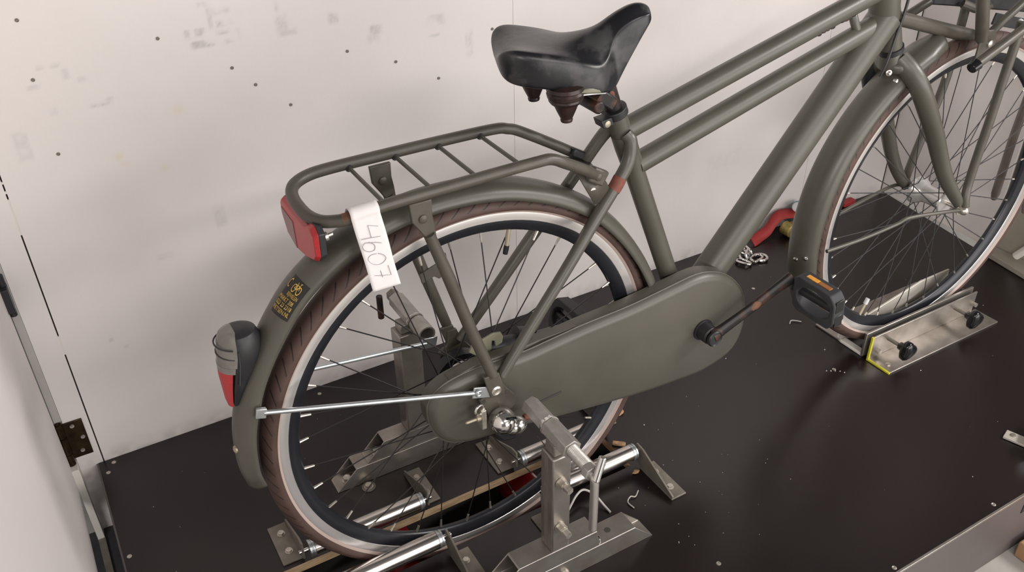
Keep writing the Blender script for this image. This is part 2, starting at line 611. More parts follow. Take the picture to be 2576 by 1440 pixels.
# paint bridging the open joint here and there
b = B()
for z0, z1 in ((0.26, 0.30), (0.505, 0.57), (0.72, 0.76), (0.83, 1.3)):
    b.box(-0.5562, -0.5533, 0.5003, 0.504, z0, z1)
for k in range(14):
    z = 0.58 + k * 0.017
    b.box(-0.5562, -0.5533, 0.5003, 0.504, z, z + random.uniform(.003, .008))
newobj('joint_filler', b, M['whitewood'], wall_back)
sb = B().lathe((0, 0, 0), (0, -1, 0), [(0, .0042), (.0012, .0042), (.0018, .003), (.0009, .0016), (.0009, .0004)], 12)
screw0 = None
for (x, z) in [(-0.463, 0.841), (-0.276, 0.782), (-0.17, 0.714), (-0.136, 0.678), (-0.081, 0.63), (0.035, 0.706), (0.126, 0.67),
               (0.211, 0.622), (-0.465, 0.628), (0.331, 0.697), (-0.467, 0.751), (0.469, 0.66)]:
    if screw0 is None:
        screw0 = newobj('screw', B().lathe((x, 0.4998, z), (0, -1, 0), [(0, .0029), (.0008, .0029), (.0012, .002), (.0006, .0012), (.0006, .0004)], 12),
                        M['galv_dull'], wall_back, origin=(x, 0.4998, z))
        screw0['_o'] = (x, 0.4998, z)
    else:
        copy_part(screw0, wall_back, (x, 0.4998, z))

# left hinged panel (runs towards the camera) and the batten under it
wl = struct('wall_left', B().box(-0.635, -0.611, -0.85, 0.485, -0.028, WT), M['wall'], bevel=0.003)
me = wl.data
a = me.color_attributes.new('stain', 'FLOAT_COLOR', 'POINT')
a.data.foreach_set('color', [1.0] * (4 * len(me.vertices)))
hb = B().box(-0.603, -0.566, 0.4965, 0.4998, 0.032, 0.117)
hinge = newobj('hinge', hb, M['hinge'], wall_back, bevel=0.0008)
b = B()
b.cyl((-0.607, 0.493, 0.022), (-0.607, 0.493, 0.050), .0075)
b.cyl((-0.607, 0.493, 0.0515), (-0.607, 0.493, 0.090), .0075)
b.cyl((-0.607, 0.493, 0.0915), (-0.607, 0.493, 0.122), .0075)
b.cyl((-0.607, 0.493, 0.016), (-0.607, 0.493, 0.125), .0035)
newobj('hinge_knuckle', b, M['hinge'], hinge)
for x, z in ((-0.585, 0.107), (-0.574, 0.076), (-0.582, 0.046)):
    newobj('hinge_screw', B().lathe((x, 0.4966, z), (0, -1, 0), [(0, .0042), (.0012, .004), (.0008, .0018), (.0008, .0005)], 12), M['bolt'], hinge)
b = B().box(-0.616, -0.600, 0.47, 0.4995, 0.385, 0.43)
b.cyl((-0.606, 0.490, 0.37), (-0.606, 0.490, 0.45), .006)
newobj('latch', b, M['black'], wall_back, bevel=0.001)
struct('trim_1', B().box(-0.6115, -0.5985, 0.47, 0.5, -0.172, 0.024), M['whitewood'], bevel=0.001)
struct('trim_2', B().box(-0.6115, -0.5975, -0.60, 0.468, -0.1655, -0.160), M['galv_dull'], bevel=0.001)
struct('gap_shade_fill', B().box(-0.6105, -0.5985, 0.497, 0.502, 0.125, WT), M['gap_grey'])  # added filler strip; its grey paints the shade in the joint
struct('gap_floor_shade', B().box(-0.72, -0.5695, -0.60, 0.4995, -0.169, -0.1657), M['rubber'])  # dark sheet standing in for the shade on the gap floor

# right end wall, beige post, skirting and leaning stick
wr = struct('wall_right', B().add([(1.634, 0.5, 0.0005), (1.604, 0.125, 0.0005), (1.626, 0.125, 0.0005), (1.656, 0.5, 0.0005),
                                   (1.634, 0.5, WT), (1.604, 0.125, WT), (1.626, 0.125, WT), (1.656, 0.5, WT)],
                                  [(0, 3, 2, 1), (4, 5, 6, 7), (0, 1, 5, 4), (1, 2, 6, 5), (2, 3, 7, 6), (3, 0, 4, 7)]), M['wall'])
a = wr.data.color_attributes.new('stain', 'FLOAT_COLOR', 'POINT')
a.data.foreach_set('color', [1.0] * (4 * len(wr.data.vertices)))
struct('trim_3', B().box(1.607, 1.66, -0.25, 0.120, 0.0005, 0.9), M['beige'], bevel=0.004)
struct('baseboard_right', B().add([(1.560, 0.12, 0.0005), (1.512, -0.20, 0.0005), (1.60, -0.20, 0.0005), (1.600, 0.12, 0.0005),
                                   (1.560, 0.12, 0.016), (1.512, -0.20, 0.016), (1.60, -0.20, 0.016), (1.600, 0.12, 0.016)],
                                  [(0, 3, 2, 1), (4, 5, 6, 7), (0, 1, 5, 4), (1, 2, 6, 5), (2, 3, 7, 6), (3, 0, 4, 7)]), M['beige'], bevel=0.003)
st = newobj('leaning_stick', B().tube([(1.575, 0.035, 0.028), (1.600, -0.16, 0.33)], 0.010, 12), M['whitewood'], bevel=0.002)
tag(st, 'white painted round stick leaning in the corner right of the front wheel', 'stick')

# ------------------------------------------------------------------ platform
SX0, SX1, SY0, SY1 = -0.42, 0.312, -0.038, 0.0625
fl = B()
fl.box(-3, 4, -4, 3, -0.19, -0.166)
struct('floor', fl, M['concrete'])
plat = thing('platform', 'dark brown phenolic plywood platform with a long roller slot under the bicycle', 'platform', (0.5, 0, -0.165))
b = B()
zt, zb = 0.0, -0.018


def strip(b, p, side_mats):
    """quad prism: p four corners ccw (x,y); side_mats[i] = 1 for ply on edge i"""
    o = len(b.v)
    b.v += [(x, y, zt) for x, y in p] + [(x, y, zb) for x, y in p]
    b.f += [(o, o + 1, o + 2, o + 3), (o + 7, o + 6, o + 5, o + 4)]
    b.mi += [0, 0]
    for i in range(4):
        j = (i + 1) % 4
        if side_mats[i] is None:
            continue
        b.f.append((o + i, o + i + 4, o + j + 4, o + j))
        b.mi.append(side_mats[i])


def xr(y):
    return 1.5505 + 0.166 * y + 0.0


strip(b, [(-0.565, -0.465), (xr(-.465), -0.465), (xr(SY0), SY0), (-0.565, SY0)], [0, 1, None, 0])
strip(b, [(-0.565, SY0), (SX0, SY0), (SX0, SY1), (-0.565, SY1)], [None, 1, None, 0])
strip(b, [(SX1, SY0), (xr(SY0), SY0), (xr(SY1), SY1), (SX1, SY1)], [None, 1, None, 1])
strip(b, [(-0.565, SY1), (xr(SY1), SY1), (xr(.4995), 0.4995), (-0.565, 0.4995)], [1, 1, 0, 0])
b.f.append(())
b.f.pop()
# inner edge of the front strip at the slot
b.cur = 1
b.add([(SX0, SY0, zt), (SX1, SY0, zt), (SX1, SY0, zb), (SX0, SY0, zb)], [(0, 1, 2, 3)])
deck = newobj('deck', b, [M['deck'], M['ply']], plat, fix=False)
fp = B().box(-0.565, 1.43, -0.4675, -0.465, -0.165, 0.0015)
newobj('front_apron', fp, M['apron'], plat)
ap = plat.children[-1] if plat.children else None
b = B().box(0.893, 0.903, -0.469, -0.4674, -0.055, -0.025)
newobj('apron_edge', B().box(-0.565, 1.432, -0.4690, -0.4645, -0.0035, 0.0020), M['galv'], plat, bevel=.0005)
newobj('apron_slot', b, M['black'], plat, bevel=.003)
b = B().box(-0.5685, -0.5652, -0.465, 0.4995, -0.165, -0.0005)
newobj('side_apron', b, M['apron'], plat)
b = B()
b.box(1.40, 1.43, -0.46, 0.49, -0.165, -0.02)
b.box(-0.56, -0.53, -0.46, 0.49, -0.165, -0.02)
b.box(-0.56, 1.40, 0.46, 0.49, -0.165, -0.02)
b.box(-0.56, 1.40, 0.115, 0.135, -0.165, -0.02)
b.box(-0.56, 1.40, -0.135, -0.115, -0.165, -0.02)
newobj('underframe', b, M['backing'], plat)
ds = None
for (x, y) in [(-0.539, 0.486), (-0.553, 0.462), (-0.556, 0.231), (0.811, -0.453), (0.545, -0.457), (0.20, -0.455), (-0.125, 0.475),
               (0.94, 0.30), (0.30, -0.30), (0.865, -0.03), (-0.55, 0.0), (0.45, 0.485), (1.2, -0.45)]:
    if ds is None:
        ds = newobj('deck_screw', B().lathe((x, y, 0), (0, 0, 1), [(0, .0042), (.0007, .0042), (.0010, .003), (.0004, .0014), (.0004, .0004)], 12),
                    M['bolt'], plat, origin=(x, y, 0))
    else:
        copy_part(ds, plat, (x, y, 0))


# drive rollers down in the slot
def drive_roller(x, where):
    t = thing('drive_roller', where, 'roller', (x, 0.012, -0.165), None)
    newobj('drum', B().lathe((x, -0.075, -0.0695), (0, 1, 0), [(0, .034), (.003, .0385), (.171, .0385), (.174, .034)], 32), M['drum'], t)
    newobj('axle', B().cyl((x, -0.10, -0.0695), (x, 0.125, -0.0695), .008), M['steel'], t)
    for y in (-0.098, 0.108):
        newobj('bearing_block', B().box(x - .02, x + .02, y - .007, y + .007, -0.1655, -0.055), M['galv_dull'], t, bevel=.002)


drive_roller(0.137, 'red drive drum deep in the slot, right of the rear wheel foot')
drive_roller(-0.137, 'red drive drum deep in the slot, under the steel side roller near the bottom edge')


# side rollers ------------------------------------------------------
def bolt_hex(c, r=.0055, h=.0045):
    b_ = B()
    c = Vector(c)
    b_.tube([c, c + Vector((0, 0, 0.0008))], r * 1.25, 16)
    b_.tube([c + Vector((0, 0, 0.0008)), c + Vector((0, 0, h))], r, 6)
    return b_


def bracket(t, xa, flange_x, y0, y1, near):
    """flat plate on the deck plus an upright ear carrying the roller shaft; xa=(x0,x1) plate"""
    x0, x1 = xa
    pl = newobj('bracket', B().box(x0, x1, y0, y1, 0.0003, 0.0042), M['galv_dull'], t, bevel=.0006)
    # ear: tapering from the roller end (close to the slot) to nothing at the outer end
    ysl, yout = (y1, y0) if near else (y0, y1)
    d = 0.016 if near else -0.016
    prof = [(yout, 0.004), (yout, 0.010), (ysl - d * 0.2, 0.050), (ysl + d, 0.052), (ysl + d, 0.016), (ysl, 0.004)]
    fx = flange_x
    bb = B()
    n = len(prof)
    vs = [(fx - .0018, y, z) for y, z in prof] + [(fx + .0018, y, z) for y, z in prof]
    fs = [tuple(range(n)), tuple(reversed(range(n, 2 * n)))] + [(i, i + n, (i + 1) % n + n, (i + 1) % n) for i in range(n)]
    bb.add(vs, fs)
    newobj('bracket_ear', bb, M['galv_dull'], pl, bevel=.0005)
    ym = (y0 + y1) / 2
    xm = (x0 + x1) / 2
    for yy in (ym - 0.022, ym + 0.022):
        newobj('bracket_bolt', bolt_hex((xm, yy, 0.0042)), M['bolt'], pl)


def side_roller(label, xl, xr_, y, z, near, lp, rp, wrap=False):
    """lp / rp: (x0,x1) of the left and right foot plates"""
    t = thing('side_roller', label, 'roller', ((xl + xr_) / 2, y, 0), 'side rollers along the wheel slot')
    r = 0.0155
    newobj('roller_tube', B().lathe((xl + .010, y, z), (1, 0, 0), [(0, r - .0012), (.0008, r), (xr_ - xl - .0208, r), (xr_ - xl - .020, r - .0012)], 36), M['steel'], t)
    for x, s in ((xl, 1), (xr_, -1)):
        newobj('end_bushing', B().lathe((x, y, z), (s, 0, 0), [(0, r * .7), (.001, r * .98), (.004, r * .98), (.0045, r * .9), (.006, r * .9), (.0065, r * 1.0), (.0101, r * 1.0)], 32), M['zinc'], t)
    newobj('shaft', B().cyl((xl - .016, y, z), (xr_ + .016, y, z), .0036, 14), M['chrome'], t)
    if near:
        y0, y1 = y - 0.108, y - 0.012
    else:
        y0, y1 = y + 0.010, y + 0.102
    bracket(t, lp, lp[1] - 0.002, y0, y1, near)
    bracket(t, rp, rp[0] + 0.002, y0, y1, near)
    return t


FY, FZ, NY, NZ = 0.0625, 0.0285, -0.0405, 0.0385
side_roller('polished side roller behind the rear wheel, left one of the far pair', -0.290, -0.076, FY, FZ, False, (-0.334, -0.298), (-0.070, -0.038))
side_roller('polished side roller behind the rear wheel, right one of the far pair', 0.124, 0.318, FY, FZ, False, (0.084, 0.118), (0.324, 0.358))
side_roller('polished side roller in front of the tyre foot at the bottom edge', -0.300, -0.088, NY, NZ, True, (-0.345, -0.308), (-0.081, -0.047))
side_roller('polished side roller right of the near clamp post with its tapered end bracket', 0.124, 0.316, NY, NZ, True, (0.080, 0.114), (0.322, 0.355))


# ------------------------------------------------------------------ axle clamp stands
def sqtube(b_, xb0, xt0, xb1, xt1, y0, y1, z0, z1, t=.0022):
    def ring(xb, xt, s):
        yy0, yy1, zz0, zz1 = y0 + s, y1 - s, z0 + s, z1 - s
        f = lambda z: xb + (xt - xb) * (z - z0) / (z1 - z0)
        return [(f(zz0), yy0, zz0), (f(zz0), yy1, zz0), (f(zz1), yy1, zz1), (f(zz1), yy0, zz1)]
    vs = ring(xb0, xt0, 0) + ring(xb1, xt1, 0) + ring(xb0, xt0, t) + ring(xb1, xt1, t)
    fs = []
    for i in range(4):
        j = (i + 1) % 4
        fs += [(i, j, 4 + j, 4 + i), (8 + i, 12 + i, 12 + j, 8 + j), (i, 8 + i, 8 + j, j), (4 + i, 4 + j, 12 + j, 12 + i)]
    b_.add(vs, fs)
    return b_


def nutbolt(c, axis, r, h1, h2):
    """washer, nut, bolt head stack along axis"""
    b_ = B()
    c = Vector(c)
    ax = Vector(axis).normalized()
    b_.tube([c, c + ax * .0015], r * 1.35, 20)
    b_.tube([c + ax * .0015, c + ax * h1], r * 1.15, 6)
    b_.tube([c + ax * h1, c + ax * (h1 + .002)], r * .95, 20)
    b_.tube([c + ax * (h1 + .002), c + ax * h2], r * .85, 6)
    return b_


# far stand
fs_ = thing('axle_clamp_stand', 'steel axle clamp stand behind the rear wheel, against the white wall', 'bike stand', (-0.02, 0.20, 0))
newobj('base_tube', sqtube(B(), -0.194, -0.152, 0.185, 0.145, 0.183, 0.222, 0.0003, 0.0415), M['galv'], fs_, bevel=.0008)
newobj('riser_tube', sqtube(B(), -0.130, -0.092, 0.088, 0.050, 0.185, 0.217, 0.0415, 0.080), M['galv'], fs_, bevel=.0008)
newobj('post', sqtube(B(), 0, 0, 0, 0, 0, 0, 0, 0) if 0 else B().box(-0.044, -0.002, 0.183, 0.221, 0.080, 0.300), M['galv'], fs_, bevel=.0025)
newobj('inner_post', B().box(-0.037, -0.009, 0.189, 0.215, 0.300, 0.318), M['galv'], fs_, bevel=.002)
AX, AZ = -0.008, 0.320
newobj('clamp_sleeve', B().tube([(-.012, 0.186, .326), (-.012, 0.262, .326)], .0158, 6), M['hex'], fs_, bevel=.001)
cup = B()
cup.lathe((AX, 0.183, AZ), (0, -1, 0), [(0, .010), (.002, .0155), (.042, .0155), (.042, .0128), (.006, .0128), (.006, .002)], 28)
newobj('axle_cup', cup, M['hex'], fs_)
newobj('lock_ring', B().lathe((-.01, 0.1865, .323), (0, -1, 0), [(0, .013), (.0004, .0165), (.003, .0165), (.0034, .013)], 28), M['chrome'], fs_)
newobj('screw_head', B().tube([(-.013, 0.264, .328), (-.013, 0.278, .328)], .012, 6), M['galv_dull'], fs_, bevel=.001)
newobj('handle_bar', B().tube([(-.0395, 0.272, .336), (-.0400, 0.272, .288)], .0058, 14), M['post'], fs_, bevel=.0012)
for (x, y, z) in [(-0.168, 0.203, 0.003), (-0.104, 0.201, 0.0445)]:
    newobj('base_bolt', bolt_hex((x, y, z), .0075, .009), M['bolt'], fs_)
wb = thing('coach_bolt', 'hex bolt with round washer beside the far stand foot', 'bolt', (-0.139, 0.169, 0))
newobj('washer', B().lathe((-0.139, 0.169, 0.0002), (0, 0, 1), [(0, .0130), (.0015, .0130), (.0018, .012)], 28), M['galv_dull'], wb)
newobj('bolt_head', bolt_hex((-0.139, 0.169, 0.0016), .0068, .006), M['bolt'], wb)

# near stand
ns = thing('axle_clamp_stand', 'steel axle clamp stand in front of the rear wheel with threaded rod and crank handle', 'bike stand', (0.04, -0.175, 0))
newobj('base_tube', sqtube(B(), -0.20, -0.16, 0.243, 0.202, -0.1945, -0.153, 0.0003, 0.0435), M['galv'], ns, bevel=.0010)
newobj('riser_tube', sqtube(B(), -0.070, -0.026, 0.128, 0.122, -0.1945, -0.157, 0.0435, 0.081), M['galv'], ns, bevel=.0010)
newobj('post', sqtube(B(), 0, 0, 0, 0, 0, 0, 0, 0) if 0 else B().box(0.0335, 0.0665, -0.1945, -0.1600, 0.081, 0.283), M['galv'], ns, bevel=.0025)
newobj('post_groove', B().box(0.0330, 0.0336, -0.180, -0.1715, 0.085, 0.281), M['galv_dull'], ns)
newobj('inner_post', B().box(0.038, 0.062, -0.190, -0.1645, 0.283, 0.304), M['galv_dull'], ns, bevel=.002)
NX, NZ2 = 0.0475, 0.3215
newobj('clamp_sleeve', B().tube([(NX, -0.2225, NZ2), (NX, -0.163, NZ2)], .0162, 6, up=(.25, 0, 1)), M['hex'], ns, bevel=.0012)
newobj('clamp_sleeve', B().tube([(NX, -0.156, NZ2), (NX, -0.105, NZ2)], .0152, 6, up=(.25, 0, 1)), M['hex'], ns, bevel=.0012)
newobj('lock_ring', B().lathe((NX, -0.163, NZ2), (0, 1, 0), [(0, .0135), (.0006, .0165), (.003, .0165), (.0034, .0140), (.007, .0140)], 28), M['chrome'], ns)
b = B()
prof = []
for k in range(22):
    y = 0.0022 * k
    prof += [(y, .0094), (y + .0011, .0104)]
b.lathe((NX, -0.222, NZ2), (0, -1, 0), prof, 24)
newobj('threaded_rod', b, M['hex'], ns)
newobj('rod_nut', B().tube([(NX - .002, -0.264, NZ2), (NX - .002, -0.277, NZ2)], .0125, 6, up=(.3, 0, 1)), M['hex'], ns, bevel=.001)
b = B().tube(smooth_path([(NX - .003, -0.277, NZ2 - .001), (NX - .004, -0.283, .3205), (NX - .004, -0.285, .314), (NX - .004, -0.2855, .27), (NX - .004, -0.2855, .2215)], 5), [.0060, .0062, .0064, .0064, .0064], 16)
newobj('handle_bar', b, M['bar'], ns, bevel=.0006)
newobj('handle_bar', B().tube([(NX - .0045, -0.2875, .318), (NX + .012, -0.280, .350)], .0060, 16), M['chrome'], ns, bevel=.0012)
for z in (0.233, 0.136):
    newobj('post_bolt', nutbolt((0.0475, -0.1945, z), (0.08, -1, -.02), .0072, .011, .024), M['bolt'], ns)
newobj('base_bolt', nutbolt((0.060, -0.1945, 0.018), (0, -1, 0), .0055, .005, .009), M['bolt'], ns)
b = B().lathe((0.129, -0.1855, 0.0437), (0, 0, 1), [(0, .007), (.002, .007), (.008, .0062), (.009, .0045), (.0075, .003), (.0075, .0005)], 20)
newobj('cap_screw', b, M['chrome'], ns)
newobj('drill_hole', B().lathe((0.158, -0.174, 0.0437), (0, 0, 1), [(0, .0055), (.0003, .0055)], 18), M['backing'], ns)

# cable tie on the deck
pts = smooth_path([(0.142, -0.079, 0.010), (0.150, -0.074, 0.012), (0.170, -0.064, 0.021), (0.187, -0.062, 0.024), (0.200, -0.078, 0.018), (0.207, -0.100, 0.006), (0.209, -0.115, 0.0025)], 6)
ct = newobj('cable_tie', B().tube(pts, .0021, 8), M['zip'])
b2 = B().box(0.138, 0.146, -0.083, -0.075, 0.004, 0.013)
tag(ct, 'thin white cable tie arching behind the near clamp stand', 'cable tie')

# ------------------------------------------------------------------ front wheel clamp
fc = thing('front_wheel_clamp', 'aluminium angle clamp with two black knobs holding the front wheel', 'wheel clamp', (1.13, -0.03, 0))
newobj('near_angle', B().box(0.954, 1.319, -0.104, -0.0435, 0.0003, 0.0045).box(0.954, 1.300, -0.0475, -0.0435, 0.0045, 0.062), M['galv'], fc, bevel=.0008)
b = B()
b.box(0.9495, 0.9545, -0.104, -0.0425, 0.0002, 0.0046).box(0.9495, 0.9545, -0.0476, -0.0425, 0.0046, 0.0622)
newobj('yellow_end', b, M['yellow'], fc, bevel=.0006)
newobj('inner_jaw', B().box(0.945, 1.303, -0.0345, -0.0285, 0.006, 0.0665), M['galv'], fc, bevel=.0012)
newobj('far_jaw', B().prism_y([(0.952, .0003), (1.300, .0003), (1.300, .080), (1.20, .080), (1.03, .046), (0.952, .046)], 0.0335, 0.0385), M['brightplate'], fc, bevel=.001)
newobj('far_angle', B().box(0.952, 1.30, 0.0385, 0.108, 0.0003, 0.0045), M['galv'], fc, bevel=.0008)
newobj('sill_block', B().box(0.950, 0.968, -0.0285, 0.0335, 0.0003, 0.008).box(0.953, 0.964, 0.034, 0.046, 0.0045, 0.030), M['whitewood'], fc, bevel=.002)


def knob(x):
    b_ = B()
    prof = [(0, .007, 0), (.001, .0088, 0), (.010, .0098, 0), (.013, .0165, .10), (.017, .0205, .16), (.026, .0210, .17), (.031, .0175, .12), (.034, .006, 0)]
    sg_ = 30
    vs_, fs_2 = [], []
    for (d, r, m) in prof:
        for k in range(sg_):
            a_ = 2 * PI * k / sg_
            rr2 = r * (1 + m * math.cos(3 * a_ + .6))
            vs_.append((x + rr2 * math.cos(a_), -.076 - d, .040 + rr2 * math.sin(a_)))
    for i_ in range(len(prof) - 1):
        for k in range(sg_):
            fs_2.append((i_ * sg_ + k, i_ * sg_ + (k + 1) % sg_, (i_ + 1) * sg_ + (k + 1) % sg_, (i_ + 1) * sg_ + k))
    fs_2.append(tuple(reversed(range(sg_))))
    fs_2.append(tuple((len(prof) - 1) * sg_ + k for k in range(sg_)))
    b_.add(vs_, fs_2)
    k = newobj('knob', b_, M['gloss_black'], fc, angle=60)
    newobj('knob_screw', B().cyl((x, -0.0345, 0.040), (x, -0.078, 0.040), .0042, 16), M['galv_dull'], k)


knob(1.005)
knob(1.229)
newobj('lock_nut', B().tube([(0.975, -0.0476, 0.018), (0.975, -0.055, 0.018)], .006, 6), M['bolt'], fc)
newobj('lock_nut', B().tube([(1.290, -0.0476, 0.034), (1.290, -0.060, 0.034)], .0055, 6), M['bolt'], fc)
newobj('plate_screw', bolt_hex((0.972, -0.083, 0.0045), .005, .003), M['bolt'], fc)

# ------------------------------------------------------------------ bicycle
bike = thing('bicycle', 'matt olive green city bicycle clamped on the dark platform', 'bicycle', (0.52, 0, 0))
RC = Vector((0.003, 0, 0.2925))
FC = Vector((1.098, 0, 0.3445))


def wheel(c, steer, name, front):
    ca, sa = math.cos(steer), math.sin(steer)
    cx, cy, cz = c

    def T(p):   # wheel local (x along, y axle, z up) -> world
        return (cx + p[0] * ca - p[1] * sa, cy + p[0] * sa + p[1] * ca, cz + p[2])

    def ring(prof, seg=128, closed=True):
        b_ = B()
        n = len(prof)
        vs, fs = [], []
        for i in range(seg):
            a_ = 2 * PI * i / seg
            for (r, y) in prof:
                vs.append(T((r * math.cos(a_), y, r * math.sin(a_))))
        for i in range(seg):
            for k in range(n if closed else n - 1):
                k2 = (k + 1) % n
                fs.append((i * n + k, i * n + k2, ((i + 1) % seg) * n + k2, ((i + 1) % seg) * n + k))
        b_.add(vs, fs)
        return b_
    # rim profile (radius, y): silver braking faces, black V body
    body = [(0.3090, -0.0122), (0.3070, -0.0125), (0.2990, -0.0105), (0.2900, -0.0065), (0.2870, -0.0030), (0.2865, 0), (0.2870, 0.0030), (0.2900, 0.0065), (0.2990, 0.0105), (0.3070, 0.0125), (0.3090, 0.0122)]
    rim = newobj(name, ring(body, closed=False), M['black_alu'], bike)
    for s in (-1, 1):
        newobj('brake_track', ring([(0.3065, s * 0.0125), (0.3072, s * 0.0132), (0.3115, s * 0.0138), (0.3170, s * 0.0146), (0.3200, s * 0.0142), (0.3208, s * 0.0132), (0.3208, s * 0.0105), (0.3065, s * 0.0105)]), M['alu'], rim)
    tp = [(0.3195, -0.0134)]
    for k in range(15):
        a_ = PI * (k / 14)
        w_ = 0.0190 if front else 0.0208
        tp.append((0.3235 + 0.0215 * math.sin(a_) ** 0.85, -w_ * math.cos(a_) if True else 0))
    tp[1] = (0.3222, -0.0168)
    tp[-1] = (0.3222, 0.0168)
    tp.append((0.3195, 0.0134))
    o = newobj('tyre', ring(tp, seg=160, closed=False), tyre_mat(0, 0), rim, angle=80, origin=(cx, cy, cz))
    o.location = Vector((cx, cy, cz)) - Vector(rim['_o'])
    # hub
    b_ = B()

    def hl(y0, prof, mt, nm, seg=32):
        bb = B()
        bb.lathe(T((0, 0, 0)), (-sa, ca, 0), prof, seg)
        return newobj(nm, bb, mt, rim)
    if front:
        hl(0, [(-.036, .010), (-.034, .024), (-.030, .026), (-.028, .019), (-.022, .0185), (.014, .0185), (.020, .021), (.027, .026), (.030, .027), (.034, .030), (.040, .030), (.046, .024), (.047, .012)], M['hubshell'], 'hub')
        fy = (-.031, .031)
        fr = (.023, .023)
    else:
        hl(0, [(-.040, .012), (-.038, .034), (-.030, .041), (-.026, .041), (-.024, .030), (-.018, .027), (.018, .027), (.023, .031), (.026, .042), (.030, .042), (.034, .030), (.035, .012)], M['hubshell'], 'hub')
        hl(0, [(.037, .020), (.039, .046), (.055, .048), (.058, .040), (.060, .015)], M['black'], 'roller_brake')
        fy = (-.028, .028)
        fr = (.037, .038)
    # spokes, three-cross
    N = 36
    proto_n = None
    for i in range(N):
        side = i % 2
        j = i // 2
        y = fy[side]
        direc = 1 if j % 2 else -1
        ar = 2 * PI * (i + (0.35 if front else 0.5)) / N
        ah = ar + direc * math.radians(58 if not front else 66)
        p0 = T((fr[side] * math.cos(ah), y, fr[side] * math.sin(ah)))
        p1 = T((.2845 * math.cos(ar), (-.002 if side == 0 else .002), .2845 * math.sin(ar)))
        newobj('spoke', B().tube([p0, p1], .00105, 5, caps=False), M['cable'] if not front else M['rubber'], rim, fix=False)
        d = (Vector(p1) - Vector(p0)).normalized()
        newobj('nipple', B().tube([Vector(p1) - d * (.006 if front else .0125), Vector(p1) - d * .001, Vector(p1) + d * .004], [.0017, .0022, .0024], 8), M['bolt'], rim, fix=False)
    return rim


rear_wheel = wheel(RC, 0.0, 'rear_wheel', False)
front_wheel = wheel(FC, -0.014, 'front_wheel', True)
# valves
b = B().tube([(0.0775, 0, 0.576), (0.0745, 0, 0.560), (0.0715, 0, 0.541)], [.0036, .0034, .0034], 14)
v = newobj('valve', b, M['brass'], rear_wheel)
newobj('valve', B().tube([(0.0720, 0, 0.543), (0.0707, 0, 0.537), (0.0690, 0, 0.529)], [.0040, .0042, .0038], 14), M['gloss_black'], rear_wheel)['label'] = 'black valve cap'
newobj('valve', B().tube([(0.950, 0, 0.096), (0.962, 0, 0.123)], [.0036, .0034], 14), M['brass'], front_wheel)
newobj('valve', B().tube([(0.961, 0, 0.121), (0.966, 0, 0.133)], [.0048, .0048], 14), M['white'], front_wheel)['label'] = 'pale valve cap'

# frame tubes
V = Vector
ST_T, ST_B = V((0.258, 0, 0.717)), V((0.433, 0, 0.287))
HT_B, HT_T = V((0.8555, 0, 0.703)), V((0.800, 0, 0.842))
newobj('seat_tube', B().tube([ST_T, ST_B], .0163, 28), M['frame'], bike)
newobj('seat_lug', B().tube([V((0.2745, 0, 0.677)), V((0.285, 0, 0.651)), V((0.3005, 0, 0.613))], [.0178, .0182, .0168], 28), M['frame'], bike)
newobj('top_tube', B().tube([(0.278, 0, 0.680), (0.812, 0, 0.817)], .0175, 28), M['frame'], bike)
newobj('top_tube', B().tube([(0.305, 0, 0.6175), (0.838, 0, 0.7635)], .0175, 28), M['frame'], bike)
newobj('down_tube', B().tube([(0.433, 0, 0.295), (0.822, 0, 0.7645)], [.0285, .0285], 32), M['frame'], bike)
newobj('head_lug', B().tube([(0.826, 0, 0.742), (0.818, 0, 0.768), (0.796, 0, 0.865)], [.0215, .0255, .0250], 28), M['frame'], bike)
newobj('head_tube', B().tube([HT_B, HT_T], .0195, 28), M['frame'], bike)
newobj('head_ring', B().lathe(HT_B, (HT_B - HT_T), [(-.004, .0200), (-.003, .0222), (.005, .0222), (.008, .019)], 28), M['black'], bike)
newobj('bottom_bracket', B().cyl((0.433, -.037, 0.287), (0.433, .037, 0.287), .0225, 28), M['frame'], bike)
b = B()
b.tube(smooth_path([(0.842, -0.0205, 0.86), (0.844, -0.0215, 0.79), (0.832, -0.0225, 0.735), (0.822, -0.023, 0.690), (0.816, -.02, 0.665)], 5), .0026, 8)
newobj('brake_cable', b, M['cable'], bike)
b = B()
b.tube(smooth_path([(0.745, 0.012, 0.79), (0.748, 0.0, 0.765), (0.757, -.004, 0.745)], 4), .0075, 12)
b.tube([(0.742, 0.004, 0.830), (0.744, 0.0, 0.79)], .009, 12)
newobj('cable_guide', b, M['frame'], bike)
b = B()
for k, (x, ph) in enumerate([(0.655, 50), (0.668, 35), (0.682, 48), (0.700, 34), (0.660, 34), (0.712, 50), (0.725, 36)]):
    za = .680 + (x - .278) * .2566
    b.ell((x, -.0172 * math.cos(math.radians(ph)), za - .0172 * math.sin(math.radians(ph))), .0050 + .001 * (k % 3), .0016, .0028, 10, 6)
newobj('paint_chip', b, M['post'], bike)

